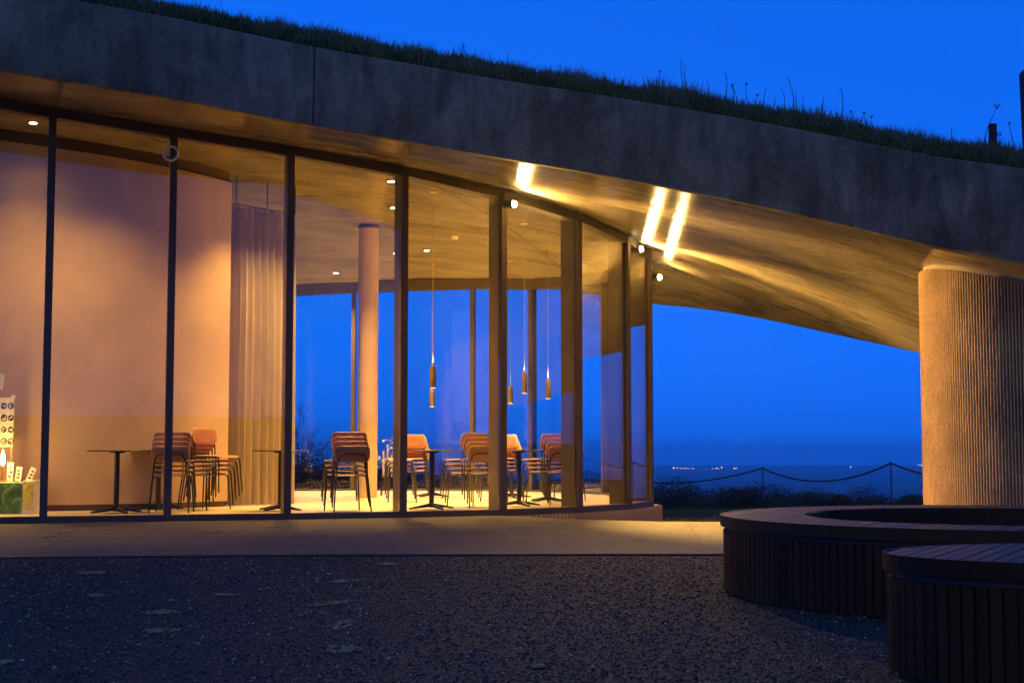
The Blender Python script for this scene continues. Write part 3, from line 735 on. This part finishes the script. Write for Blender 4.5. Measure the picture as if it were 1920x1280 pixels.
# pendants: canopy pixel on the ceiling, then top and bottom pixel of the body
pend = [(813, 358, 686, 727, 6.0, 'long brass pendant nearest the glass, upper of the two hanging in line'), (811, 494, 731, 762, 5.0, 'brass pendant hanging just below the long one in line'),
        (983, 418, 700, 737, 5.0, 'brass pendant highest of the three in the right hand group'), (1027, 463, 712, 747, 5.0, 'brass pendant rightmost of the three in the right hand group'), (957, 488, 724, 756, 5.0, 'brass pendant lowest of the three in the right hand group')]
for cx, cy, y0, y1, hw, lab in pend:
    c = on_ceiling(cx, cy); zt = at(cx, y0, c.y).z; zb = at(cx, y1, c.y).z; rr = hw / FPX * c.y
    t = thing('pendant_lamp', c, lab, 'pendant lamp', 'brass cylinder pendants')
    MB().lathe([(.055, -.02), (.06, -.015), (.06, .004)], n=24).build('canopy', M['brass'], t, auto=40)
    MB().tube([(0, 0, -.01), (0, 0, zt - c.z)], .0045, 6).build('cable', M['brass'], t)
    MB().lathe([(rr * .94, zb - c.z), (rr, zb - c.z + .006), (rr, zt - c.z - .006), (rr * .94, zt - c.z), (.006, zt - c.z + .004)], n=28).build('cylinder', M['brass'], t, auto=40)
    MB().lathe([(.002, zb - c.z - .002), (rr * .86, zb - c.z - .002), (rr * .86, zb - c.z + .004)], n=24).build('lens', M['pend'], t, auto=40)
    spot_light('pendant_beam', (0, 0, zb - c.z - .03), (0, 0, -1), 40, 120, .6, t, .03)
    spot_light('ceiling_fill', (0, 0, zt - c.z + .05), (0, 0, 1), 40, 165, .6, t, .03)  # added upward fill at each pendant, brightens the ceiling
# outdoor floodlights on the facade head
def flood(px, py, Y, aim, power, lab, arm):
    p = at(px, py, Y)
    t = thing('spotlight', p, lab, 'spotlight', 'spotlights under the roof')
    d = Vector(aim).normalized(); q = d.to_track_quat('Z', 'Y').to_matrix().to_4x4()
    zc = zs(p.x, p.y) - p.z
    hd = MB().lathe([(.03, -.13), (.05, -.12), (.055, .0), (.058, .012), (.05, .012)], n=20); hd.v = [tuple(q @ Vector(v)) for v in hd.v]
    hd.build('housing', M['steel'], t, auto=40)
    ln = MB().lathe([(.002, .05), (.022, .045), (.037, .03), (.042, .008), (.04, -.005)], n=18); ln.v = [tuple(q @ Vector(v)) for v in ln.v]
    ln.build('lens', M['lens'], t, auto=50)
    MB().tube([q @ Vector((0, 0, -.07)), Vector(arm) * .5 + Vector((0, 0, .05)), Vector(arm)], .011, 6).build('bracket', M['steel'], t)
    MB().box(Vector(arm), (.09, .09, .13)).build('junction_box', M['bronze'], t, bevel=.006)
    spot_light('spotlight_beam', tuple(d * .1), tuple(d), power * (.32 if power > 400 else .08), 160, .5, t, .018)
    spot_light('spotlight_throw', tuple(d * .1), (d.x, d.y, -.76), power * (3.3 if power > 400 else 1.0), 74, .7, t, .03)
flood(962, 383, 17.62, (.80, -.45, .02), 560, 'bright spotlight on the front glazing head at the fifth mullion', (-.06, .16, .10))
flood(1200, 467, 20.1, (.85, -.45, .02), 560, 'bright spotlight on the glazing head between the last two mullions', (-.10, .10, .12))
flood(1235, 520, 21.6, (.75, -.6, .0), 300, 'small spotlight at the rounded glass end, furthest right', (-.16, .02, .12))

# ------------------------------------------------------------------ chairs in stacks
def rrect(w, h, r_, n=5):
    out = []
    for cx, cy, a0 in ((w / 2 - r_, h / 2 - r_, 0), (-w / 2 + r_, h / 2 - r_, 90), (-w / 2 + r_, -h / 2 + r_, 180), (w / 2 - r_, -h / 2 + r_, 270)):
        for k_ in range(n + 1):
            a = R(a0 + 90 * k_ / n); out.append((cx + r_ * math.cos(a), cy + r_ * math.sin(a)))
    return out
def plate(poly, fn, th):
    """bent plywood sheet: outline in 2-D, fn maps (u, v, w) to a point; w is the thickness"""
    n_ = len(poly); mb = MB(); vs = []; lev = [0.0, .55, .955, 1.0]
    fs = []
    for side in (0, 1):
        for l_ in lev:
            for (u, v) in poly: vs.append(fn(u * l_, v * l_, th * (side if l_ < 1 else .3 + .4 * side)))
    def idx(s_, l_, i): return s_ * len(lev) * n_ + l_ * n_ + i % n_
    for l_ in range(len(lev) - 1):
        for i in range(n_):
            fs.append((idx(1, l_, i), idx(1, l_ + 1, i), idx(1, l_ + 1, i + 1), idx(1, l_, i + 1)))
            fs.append((idx(0, l_, i), idx(0, l_, i + 1), idx(0, l_ + 1, i + 1), idx(0, l_ + 1, i)))
    for i in range(n_): fs.append((idx(0, 3, i), idx(0, 3, i + 1), idx(1, 3, i + 1), idx(1, 3, i)))
    mb.add(vs, fs); mb.edge0 = len(fs) - n_ - 2 * n_; return mb
def edged(mb, name, t):
    ob = mb.build(name, M['ply_red'], t, auto=50); ob.data.materials.append(M['ply_pale'])
    for p_ in ob.data.polygons:
        if p_.index >= mb.edge0: p_.material_index = 1
    return ob
def make_chair():
    t = thing('stacking_chair', (0, 0, 0), '', 'chair')
    def seat(u, v, w):
        z = .445 + w - .012 * math.cos(u * 7) - .018 * max(0, (v - .1) / .1) ** 2 * .6 + .01 * max(0, -v / .2)
        return (u, v, z)
    edged(plate(rrect(.43, .41, .085), seat, .014), 'seat', t)
    def back(u, v, w):
        return (u, -.215 - .16 * (v) - .10 * (.22 ** 2 - u * u) * 2.2 + .02 - w, .70 + v * .98)
    edged(plate(rrect(.45, .205, .06), back, .014), 'backrest', t)
    for s_ in (-1, 1):
        MB().tube([(s_ * .185, .15, .437), (s_ * .19, .185, .425), (s_ * .2, .197, .39), (s_ * .225, .222, 0)], .0095, 8).build('leg', M['black_metal'], t, smooth=True)
        MB().tube([(s_ * .235, -.245, 0), (s_ * .205, -.205, .38), (s_ * .195, -.20, .46)], .0095, 8).build('leg', M['black_metal'], t, smooth=True)
        MB().tube([(s_ * .17, .15, .436), (s_ * .18, -.10, .430), (s_ * .20, -.195, .425)], .0085, 8).build('seat_rail', M['black_metal'], t, smooth=True)
    arch = [(-.195, -.20, .46), (-.19, -.206, .58)]
    for k_ in range(9):
        a = math.pi * (1 - k_ / 8); arch.append((.12 * math.copysign(abs(math.cos(a)) ** .5, math.cos(a)) * 1.5, -.214 - .022 * math.sin(a), .62 + .085 * math.sin(a)))
    arch += [(.19, -.206, .58), (.195, -.20, .46)]
    MB().tube(arch, .0095, 8).build('back_hoop', M['black_metal'], t, smooth=True)
    return t
proto = make_chair(); first = True
order = ['lowest', 'second from bottom', 'third from bottom', 'fourth from bottom', 'fifth from bottom', 'topmost']
def stack(px, Y, rz, n_, where, red=True):
    global first
    X = (px - 960) / FPX * Y
    for i in range(n_):
        if first: c = proto; first = False
        else: c = copy_tree(proto)
        a = R(rz); off = i * .046
        c.location = (X - math.sin(a) * off + rng.uniform(-.004, .004), Y + math.cos(a) * off, FLOOR + i * .056)
        c.rotation_euler = (0, 0, a + rng.uniform(-.02, .02))
        nm = 'topmost' if i == n_ - 1 else order[i]
        tag(c, f'{nm} red-brown plywood chair in {where}', 'chair', 'stacked chairs')
stack(326, 17.25, 3, 4, 'the stack behind the second mullion')
stack(388, 18.05, -118, 5, 'the stack just left of the curtain')
stack(652, 17.55, 22, 4, 'the stack before the round column')
stack(768, 20.6, 158, 4, 'the small stack behind the fourth mullion')
stack(884, 18.75, 42, 4, 'the stack left of the fifth mullion')
stack(1028, 19.75, 45, 4, 'the stack left of the sixth mullion')
stack(1062, 20.9, 80, 4, 'the far stack beside the sixth mullion')
stack(940, 20.9, 150, 4, 'the far stack mostly hidden behind the fifth mullion')

# ------------------------------------------------------------------ tables
def make_table():
    t = thing('cafe_table', (0, 0, 0), '', 'table')
    MB().lathe([(.02, .728), (.34, .730), (.348, .735), (.35, .742), (.345, .747), (.002, .748)], n=48).build('table_top', M['black_metal'], t, auto=40)
    MB().lathe([(.032, .02), (.032, .70), (.032, .72)], n=18).build('pole', M['black_metal'], t, auto=40)
    MB().lathe([(.09, .712), (.09, .728)], n=20).build('mount_plate', M['black_metal'], t, auto=40)
    for k_ in range(4):
        a = R(90 * k_); c, s_ = math.cos(a), math.sin(a)
        def rot(p): return (p[0] * c - p[1] * s_, p[0] * s_ + p[1] * c, p[2])
        MB().hexa([rot(p) for p in ((.02, -.03, .03), (.31, -.022, .006), (.31, .022, .006), (.02, .03, .03))], [rot(p) for p in ((.02, -.03, .078), (.31, -.022, .024), (.31, .022, .024), (.02, .03, .078))]).build('foot', M['black_metal'], t, bevel=.004)
    return t
tp = make_table()
tabs = [(222, 17.05, 38, 'slim round table before the plaster wall at left'), (300, 18.0, 20, 'round table standing behind the chairs of the second mullion'), (528, 17.75, 62, 'round table with pole beside the third mullion, before the curtain'),
        (810, 18.15, 30, 'round table under the double pendant'), (812, 22.7, 55, 'far round table directly behind the double pendant table'), (973, 19.1, 25, 'round table just right of the fifth mullion'), (959, 22.3, 10, 'far round table behind the fifth mullion'), (1027, 20.75, 48, 'round table among the chairs left of the sixth mullion')]
for i, (px, Y, rz, lab) in enumerate(tabs):
    o = tp if i == 0 else copy_tree(tp)
    o.location = ((px - 960) / FPX * Y, Y, FLOOR); o.rotation_euler = (0, 0, R(rz)); tag(o, lab, 'table', 'round cafe tables')

# ------------------------------------------------------------------ display corner at the left picture edge
def paint_mat(name, stops, scale, stretch=(1, 1, 1)):
    m = N(name); v = m.coord('Object', stretch); a = m.noise(v, scale, 6, 0.65, 1.2)
    return m.bsdf(m.ramp(a, stops), 0.6, 0, None, 0.4)
M['green_print'] = paint_mat('green_forest_print', [(0.3, (0.01, 0.04, 0.015)), (0.5, (0.05, 0.14, 0.04)), (0.62, (0.22, 0.36, 0.10)), (0.75, (0.5, 0.55, 0.3))], 7, (1, 1, .7))
M['yellow_print'] = paint_mat('yellow_leaf_print', [(0.35, (0.55, 0.5, 0.25)), (0.5, (0.6, 0.5, 0.05)), (0.65, (0.12, 0.18, 0.03))], 12)
M['card'] = flat('cream_card', (0.75, 0.68, 0.52), 0.7)
M['ink'] = flat('black_ink', (0.02, 0.018, 0.015), 0.8)
DY = 16.75
def dpt(px, py, Y=DY): return at(px, py, Y)
def panel(mbn, px0, px1, py0, py1, th, mat, parent, Y=DY):
    a = dpt(px0, py1, Y); b = dpt(px1, py0, Y); mb = MB()
    mb.box(((a.x + b.x) / 2, Y, (a.z + b.z) / 2), (b.x - a.x, th, b.z - a.z)); return mb.build(mbn, mat, parent, world=True, bevel=.003)
gb = dpt(5, 960); t = thing('green_print_box', (gb.x, DY, FLOOR), 'low display box with green forest picture at the left picture edge', 'display box')
x0 = dpt(-60, 900).x; x1 = dpt(41, 900).x; zt = dpt(5, 904).z
MB().box(((x0 + x1) / 2, DY + .14, (FLOOR + zt) / 2), (x1 - x0, .26, zt - FLOOR)).build('carton', M['card'], t, world=True, bevel=.004)
MB().box(((x0 + x1) / 2, DY + .006, (FLOOR + zt) / 2), (x1 - x0 - .012, .008, zt - FLOOR - .012)).build('picture', M['green_print'], t, world=True)
t = thing('yellow_print_box', (dpt(52, 900).x, DY, FLOOR), 'narrow display box with yellow leaf picture right of the green one', 'display box')
x2 = x1 + .006; x3 = dpt(63, 900).x
MB().box(((x2 + x3) / 2, DY + .13, (FLOOR + zt) / 2 + .01), (x3 - x2, .24, zt - FLOOR + .02)).build('carton', M['card'], t, world=True, bevel=.004)
MB().box(((x2 + x3) / 2, DY + .006, (FLOOR + zt) / 2 + .03), (x3 - x2 - .01, .006, zt - FLOOR - .05)).build('picture', M['yellow_print'], t, world=True)
for k_, (px, lean, lab) in enumerate(((33, .12, 'white card standing on the green box, left of two'), (53, .38, 'leaning white card on the yellow box, right of two'), (18, .03, 'tan card upright behind the small lamp'))):
    p = dpt(px, 903, DY + .1); t = thing('leaning_card', (p.x, DY + .1, zt + .012), lab, 'card', 'cards on the display boxes')
    Mx = Matrix.Rotation(lean, 4, 'Y'); hh = .17 if k_ < 2 else .22
    MB().box(Mx @ Vector((0, 0, hh / 2)), (.07, .008, hh), Mx).build('sheet', M['card'], t)
    mb = MB()
    for q in range(3): mb.box(Mx @ Vector((rng.uniform(-.01, .012), -.0055, hh * (.25 + .24 * q))), (.03, .002, .018), Mx)
    mb.build('print', M['ink'], t)
t = thing('symbol_poster', (dpt(5, 840).x, DY + .3, FLOOR), 'cream poster with rows of round black symbols on a stand', 'poster')
a = dpt(-50, 838, DY + .3); b = dpt(27, 745, DY + .3)
MB().box(((a.x + b.x) / 2, DY + .3, (a.z + b.z) / 2), (b.x - a.x, .012, b.z - a.z)).build('sheet', M['card'], t, world=True)
MB().box((b.x - .02, DY + .31, (FLOOR + b.z) / 2), (.03, .03, b.z - FLOOR)).build('stand', M['ply_pale'], t, world=True)
MB().box((b.x - .01, DY + .29, b.z + .005), (.05, .03, .05)).build('clip', M['card'], t, world=True)
for r_ in range(4):
    for c_ in range(4):
        px = 20 - c_ * 13; py = 761 + r_ * 22; p = dpt(px, py, DY + .292)
        mb = MB(); ri = .028 + .006 * rng.random()
        mb.tube([(p.x + ri * math.cos(q * .6283) * (1 + .2 * math.sin(q * 2.1 + r_)), p.y, p.z + ri * 1.1 * math.sin(q * .6283)) for q in range(11)], .006, 4, cap=False)
        for q in range(3): mb.box((p.x + rng.uniform(-.016, .016), p.y, p.z + rng.uniform(-.018, .018)), (rng.uniform(.01, .03), .003, rng.uniform(.006, .018)))
        mb.build('symbol', M['ink'], t, world=True)
p = dpt(2, 700, DY + .34); t = thing('paper_fan', (p.x, p.y, p.z - .2), 'cream paper sheet fixed above the symbol poster', 'paper')
MB().hexa([(-.12, 0, .0), (.02, 0, .0), (.02, .01, .0), (-.12, .01, .0)], [(-.12, 0, .22), (.055, -.02, .19), (.055, -.01, .19), (-.12, .01, .22)]).build('sheet', M['card'], t)
MB().tube([(-.01, .012, -.30), (.0, .012, .05)], .012, 6).build('rod', M['ply_pale'], t)
p = dpt(5, 870, DY + .06); t = thing('small_lamp', (p.x, p.y, zt + .012), 'glowing small lamp on the green display box', 'lamp')
pl_ = bpy.data.lights.new('lamp_glow', 'POINT'); pl_.energy = 9; pl_.color = WARM; pl_.shadow_soft_size = .05; po2 = bpy.data.objects.new('lamp_glow', pl_); COL.objects.link(po2); po2.parent = t; po2.location = (0, -.16, .30)
MB().lathe([(.05, 0), (.05, .01), (.012, .016), (.01, .16), (.02, .18)], n=18).build('stem', M['brass'], t, auto=40)
MB().lathe([(.012, .18), (.028, .22), (.024, .30), (.01, .36), (.002, .38)], n=18).build('bulb', M['flame'], t, smooth=True)
# bright reflection beside the column, modelled as a stand with pale tubes
p = at(738, 925, 23.4); t = thing('reflection_stand', (p.x, p.y, FLOOR), 'reflection right of the column, built as a stand with pale tubes and yellow flowers', 'modelled reflection')
MB().box((0, 0, .30), (.42, .24, .02)).build('shelf', M['black_metal'], t, bevel=.003)
for sx in (-.19, .19):
    for sy in (-.1, .1): MB().tube([(sx * 1.05, sy, 0), (sx, sy, .30)], .009, 6).build('leg', M['black_metal'], t)
for q in range(6):
    x = -.17 + q * .068; h = .42 + .10 * math.sin(q * 1.9)
    v_ = MB().lathe([(.014, 0), (.017, .01), (.016, h - .01), (.022, h)], (x, .04 * math.sin(q * 2.3), .31), n=12).build('reflection_tube', M['white_paint'], t, auto=40)
mb = MB()
for q in range(160):
    c = Vector((rng.gauss(-.1, .11), rng.gauss(0, .06), rng.gauss(.52, .09))) if q < 100 else Vector((rng.gauss(.08, .13), rng.gauss(0, .05), rng.gauss(.86, .05)))
    a = rng.random() * 6.28; s_ = rng.uniform(.012, .026); e1 = Vector((math.cos(a), math.sin(a), rng.uniform(-.5, .5))) * s_; e2 = Vector((-math.sin(a), math.cos(a), rng.uniform(-.5, 1))) * s_
    mb.add([c - e1, c - e2, c + e1, c + e2], [(0, 1, 2, 3)])
M['yellow'] = flat('yellow_petals', (0.62, 0.50, 0.06), 0.7)
fl = mb.build('flowers', M['yellow'], t); fl['kind'] = 'stuff'

# ------------------------------------------------------------------ slatted benches
def bench(name, loc, rx, ry, inner_r, label, plank_dir, pitch=.0535, H_=.44):
    t = thing(name, (loc[0], loc[1], 0), label, 'bench')
    c, s_ = math.cos(R(plank_dir)), math.sin(R(plank_dir))     # plank direction; u is across it
    def vrange(u, ax, ay):
        # ellipse in rotated frame: point = u*(s,-c) + v*(c,s)
        A = (c / ax) ** 2 + (s_ / ay) ** 2; B = 2 * u * (s_ * c / ax ** 2 - c * s_ / ay ** 2); Cc = (u * s_ / ax) ** 2 + (u * c / ay) ** 2 - 1
        D = B * B - 4 * A * Cc
        if D <= 0: return None
        q = math.sqrt(D); return (-B - q) / (2 * A), (-B + q) / (2 * A)
    rmax = max(rx, ry); nst = int(2 * rmax / pitch) + 2; ox, oy = rx - .014, ry - .014
    for k_ in range(nst):
        u0 = -rmax + k_ * pitch + .004; u1 = u0 + pitch - .008
        us = [u0 + (u1 - u0) * j / 4 for j in range(5)]
        O = [vrange(u, ox, oy) for u in us]
        good = [(u, o) for u, o in zip(us, O) if o]
        if len(good) < 3: continue
        parts = []
        if inner_r:
            I = [vrange(u, inner_r[0], inner_r[1]) for u, o in good]
            if all(I):
                parts.append([(u, o[0], i_[0]) for (u, o), i_ in zip(good, I)]); parts.append([(u, i_[1], o[1]) for (u, o), i_ in zip(good, I)])
            else: parts.append([(u, o[0], o[1]) for u, o in good])
        else: parts.append([(u, o[0], o[1]) for u, o in good])
        for pt in parts:
            po_ = [(u, a) for u, a, b in pt] + [(u, b) for u, a, b in reversed(pt)]
            xy = [(u * s_ + v * c, -u * c + v * s_) for u, v in po_][::-1]
            if min(b - a for u, a, b in pt) < .01: continue
            zz = H_ + rng.uniform(-.0012, .0012)
            MB().prism(xy, H_ - .028, zz).build('plank', M['deck'], t)
    def ringwall(ax, ay, th, z0, z1, nm, mat, n_=120):
        mb = MB(); vs = []
        for k_ in range(n_):
            a = 2 * math.pi * k_ / n_; x, y = math.cos(a), math.sin(a)
            for (dx, z) in ((0, z0), (0, z1), (-th, z1), (-th, z0)): vs.append(((ax + dx) * x, (ay + dx) * y, z))
        fs = [(k_ * 4 + j, ((k_ + 1) % n_) * 4 + j, ((k_ + 1) % n_) * 4 + (j + 1) % 4, k_ * 4 + (j + 1) % 4) for k_ in range(n_) for j in range(4)]
        return mb.add(vs, fs).build(nm, mat, t, auto=40)
    ringwall(rx, ry, .012, H_ - .062, H_ + .001, 'rim_board', M['slat'])
    ringwall(rx - .04, ry - .04, .02, .0, H_ - .03, 'inner_shell', M['gasket'])
    if inner_r:
        ringwall(inner_r[0] - .002 + .0, inner_r[1] - .002, -.012, H_ - .07, H_ + .001, 'inner_rim', M['slat'])
        ringwall(inner_r[0] + .01, inner_r[1] + .01, -.02, .0, H_ - .07, 'inner_wall', M['slat'])
    per = math.pi * (3 * (rx + ry) - math.sqrt((3 * rx + ry) * (rx + 3 * ry))); ns = int(per / .050)
    sm = MB().box((0, 0, 0), (.040, .018, H_ - .1)).mesh('bench_slat'); sm.materials.append(M['slat'])
    # even arc-length steps round the ellipse
    aa = [2 * math.pi * i / 2000 for i in range(2001)]; ln = [0]
    for a, b in zip(aa, aa[1:]): ln.append(ln[-1] + math.hypot((math.cos(b) - math.cos(a)) * rx, (math.sin(b) - math.sin(a)) * ry))
    for k_ in range(ns):
        a = float(np.interp(ln[-1] * k_ / ns, ln, aa)); tx, ty = -math.sin(a) * rx, math.cos(a) * ry
        share('slat', sm, t, Matrix.Translation(((rx - .026) * math.cos(a), (ry - .026) * math.sin(a), .012 + (H_ - .1) / 2)) @ Matrix.Rotation(math.atan2(ty, tx) + rng.uniform(-.02, .02), 4, 'Z'))
    return t
bench('ring_bench', (2.85, 8.28), 1.63, 1.58, (1.13, 1.10), 'large ring shaped dark slatted bench with open centre, behind the smaller one', 62)
bench('oval_bench', (2.44, 5.34), 1.05, .62, None, 'dark oval slatted bench in the near right corner', 62)

k = 26000
Yl = 19.5 + 18 * nrg.random(k) ** 1.3; Xl = 1.6 + (0.34 * Yl - 1.0) * nrg.random(k)
mt = np.zeros((k, 3, 4)); tn = nrg.random(k)
aa_ = nrg.random(k) * 6.283; hb = .05 + .07 * nrg.random(k)
mt[:, 0, 0] = np.cos(aa_) * .006; mt[:, 1, 0] = np.sin(aa_) * .006; mt[:, 0, 2] = (nrg.random(k) - .5) * hb; mt[:, 1, 2] = (nrg.random(k) - .5) * hb; mt[:, 2, 2] = hb
mt[:, 0, 3] = Xl; mt[:, 1, 3] = Yl; mt[:, 2, 3] = [gz(float(y)) - .03 for y in Yl]
keep = (np.hypot(Xl - 5.56, Yl - 14.25) > 1.6) & ((Xl > 2.5) | (Yl > 24.5))
tag(scatter_mesh('lawn_grass', M['grass'], [(-1, 0, 0), (1, 0, 0), (.5, 0, .55), (.0, 0, 1)], [(0, 1, 2), (0, 2, 3)], mt[keep], tn[keep]), 'dark lawn grass sloping down beyond the paving', 'grass')
# ------------------------------------------------------------------ rope fence on the lawn
fence = thing('rope_fence', (5, 30, -.5), 'thin posts joined by a sagging rope across the lawn', 'fence')
posts = [(-1.5, 39.0), (1.8, 34.3), (5.26, 30.0), (6.9, 26.0), (8.4, 21.8)]; tops = []
for i, (x, y) in enumerate(posts):
    z = gz(y) - .05; ht = z + 1.05 + (0.0 if i != 3 else .03); tops.append(Vector((x, y, ht - .03)))
    MB().tube([(x, y, z), (x + (.012 if i == 2 else 0), y, ht)], .013, 7).build('post', M['steel'], fence, world=True)
for i, (a, b) in enumerate(zip(tops, tops[1:])):
    pts = [a.lerp(b, k_ / 16) - Vector((0, 0, .30 * (1 - (2 * k_ / 16 - 1) ** 2))) for k_ in range(17)]
    MB().tube(pts, .017, 6).build('rope', M['rope'], fence, world=True)

# ------------------------------------------------------------------ hedge bushes and bare trees beyond the lawn
def bush_mesh(seed, n_leaf, h, w):
    r0 = random.Random(seed); ms = []; tn_ = []
    blobs = [(Vector((r0.uniform(-w * .55, w * .55), r0.uniform(-w * .4, w * .4), h * r0.uniform(.15, .78))), r0.uniform(.22, .42) * w) for _ in range(11)]
    for q in range(n_leaf):
        c, rad = r0.choice(blobs); d = Vector((r0.gauss(0, 1), r0.gauss(0, 1), r0.gauss(0, 1))).normalized() * rad * (r0.random() ** .4) * (1 + .35 * (r0.random() > .93))
        p = c + d; p.z = max(.05, min(p.z, h * 1.08)); s_ = r0.uniform(.03, .075)
        a = r0.random() * 6.28; b = r0.uniform(-1, 1)
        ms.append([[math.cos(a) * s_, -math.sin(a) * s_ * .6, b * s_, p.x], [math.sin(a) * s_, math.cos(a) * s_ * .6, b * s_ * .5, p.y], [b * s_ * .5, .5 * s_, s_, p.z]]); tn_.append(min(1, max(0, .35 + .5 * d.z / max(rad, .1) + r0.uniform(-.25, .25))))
    return ms, tn_
crown_meshes = []
for v_ in range(4):
    ms, tn_ = bush_mesh(100 + v_, 10000, 2.4, 2.0)
    o = scatter_mesh('crown', M['leaf'], [(-1, 0, 0), (0, -.5, .2), (1, 0, 0), (0, .5, .3)], [(0, 1, 2), (0, 2, 3)], ms, tn_, None); crown_meshes.append(o.data); bpy.data.objects.remove(o)
def trunk_mesh(seed, h, spread, levels=3, r0_=.06):
    r0 = random.Random(seed); mb = MB()
    def grow(p, d, L, r_, lev):
        pts = [p]; dd_ = d.copy()
        for k_ in range(4):
            dd_ = (dd_ + Vector((r0.gauss(0, .16), r0.gauss(0, .16), .05))).normalized(); pts.append(pts[-1] + dd_ * L / 4)
        mb.tube(pts, [r_ * (1 - .16 * k_) for k_ in range(5)], 5 if lev < 2 else 4)
        if lev < levels:
            for q in range(r0.randint(3, 5)):
                b_ = pts[r0.randint(2, 4)]; grow(b_, (dd_ + Vector((r0.gauss(0, spread), r0.gauss(0, spread), r0.uniform(-.1, .5)))).normalized(), L * r0.uniform(.5, .75), r_ * .5, lev + 1)
    grow(Vector((0, 0, -.2)), Vector((0, 0, 1)), h * .42, r0_, 0)
    return mb.mesh('trunk', True)
bt = [trunk_mesh(7 + q, 2.4, .6, 2) for q in range(3)]
for m_ in bt: m_.materials.append(M['bark'])
hed = []
for i in range(44):
    X = -17 + i * .98 + rng.uniform(-.4, .4); Y = (62 if i % 2 else 70) + rng.uniform(-3, 3)
    px = 960 + FPX * X / Y
    top = float(np.interp(px, [200, 560, 800, 1180, 1260, 1330, 1420, 1540, 1640, 1735, 1900], [850, 852, 868, 893, 898, 903, 907, 914, 912, 921, 925])) + rng.uniform(-5, 5)
    hed.append((X, Y, at(px, top, Y).z))
for i, (X, Y, zt) in enumerate(hed):
    z0 = gz(Y) - .1; h = zt - z0; px = 960 + FPX * X / Y
    t = thing('hedge_bush', (X, Y, z0), 'dark hawthorn bush in the hedge below the lawn', 'bush', 'bushes of the hedge beyond the lawn')
    s_ = h / 2.5
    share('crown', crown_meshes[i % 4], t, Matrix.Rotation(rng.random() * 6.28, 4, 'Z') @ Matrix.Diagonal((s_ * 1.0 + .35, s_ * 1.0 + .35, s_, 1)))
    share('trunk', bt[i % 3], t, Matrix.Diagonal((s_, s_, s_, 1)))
bare = [(562, 757, 46, 'leafless twiggy tree seen through the glass right of the third mullion'), (610, 800, 50, 'smaller leafless tree seen through the glass left of the column'), (835, 800, 52, 'leafless shrub seen through the glass beside the double pendant')]
for i, (px, py, Y, lab) in enumerate(bare):
    tp_ = at(px, py, Y); z0 = gz(Y) - .1; h = tp_.z - z0
    t = thing('bare_tree', (tp_.x, Y, z0), lab, 'tree')
    m_ = trunk_mesh(40 + i, h * 1.15, .55, 4, .05); m_.materials.append(M['bark']); share('trunk', m_, t, Matrix.Identity(4))

# lights of the town across the water
town = [(1263, 877), (1270, 876.5), (1277, 877.5), (1284, 878), (1290, 878), (1295, 879), (1300, 878.5), (1323, 879), (1336, 878.5), (1343, 878), (1347, 878.5), (1353, 876), (1377, 878), (1382, 878.5), (1722, 871), (1728, 872), (1595, 875)]
for i, (px, py) in enumerate(town):
    Y = 5200.0; p = at(px, py, Y); r_ = 2.6 if i % 3 else 3.6
    o = MB().lathe([(.01, -r_), (r_ * .8, -r_ * .5), (r_, 0), (r_ * .8, r_ * .5), (.01, r_)], n=8)
    ob = o.build('town_light', M['town'] if 'town' in M else M.setdefault('town', emit('town_lamps', (1.0, .72, .5), 1.3)))
    ob.location = p; tag(ob, 'tiny light of the far town on the horizon', 'light', 'lights of the far town')

# ------------------------------------------------------------------ the roof across the yard, behind the viewer (seen mirrored in the glass)
opp = thing('opposite_roof', (0, -12, 0), 'long curved concrete roof across the yard on three round piers', 'roof')
oc = spline([(-26, -6, 0), (-12, -10.5, 0), (2, -12.5, 0), (14, -10, 0), (26, -3, 0)], 60); ot = tangents([p.xy for p in oc])
sec = []
for p, d in zip(oc, ot):
    u = (p.x + 26) / 52; z = 10.0 - .045 * p.x; n_ = Vector((d.y, -d.x))
    sec.append([(p.x, p.y, z), (p.x, p.y, z + 1.1), (p.x - n_.x * 11.5, p.y - n_.y * 11.5, z + 1.3), (p.x - n_.x * 11.5, p.y - n_.y * 11.5, z + .2)])  # slab deepened over the yard to hold back sky light
vs = [q for s_ in sec for q in s_]; fs = [(i * 4 + k_, (i + 1) * 4 + k_, (i + 1) * 4 + (k_ + 1) % 4, i * 4 + (k_ + 1) % 4) for i in range(len(sec) - 1) for k_ in range(4)] + [(0, 1, 2, 3), tuple((len(sec) - 1) * 4 + k_ for k_ in (3, 2, 1, 0))]
MB().add(vs, fs).build('slab', M['fascia'], opp, world=True, auto=30)
for x, y in ((-22, -13), (23, -10)):
    MB().lathe([(1.2, -.2), (1.2, 6.0), (1.2, 10.1 - .045 * x)], (x, y, 0), n=48).build('pier', M['rib_core'], opp, world=True, auto=30)

# ------------------------------------------------------------------ evening haze over land and water
hz = MB().box((0, 1800, -36), (13400, 9900, 99)).build('haze', M['glass'])
hm = bpy.data.materials.new('haze_air'); hm.use_nodes = True; ht_ = hm.node_tree; ht_.nodes.clear()
ho = ht_.nodes.new('ShaderNodeOutputMaterial'); pv = ht_.nodes.new('ShaderNodeVolumePrincipled')
pv.inputs['Color'].default_value = (.80, .90, 1.0, 1); pv.inputs['Anisotropy'].default_value = .8; pv.inputs['Density'].default_value = HAZE; ht_.links.new(pv.outputs[0], ho.inputs['Volume'])
hz.data.materials.clear(); hz.data.materials.append(hm); hz['kind'] = 'stuff'
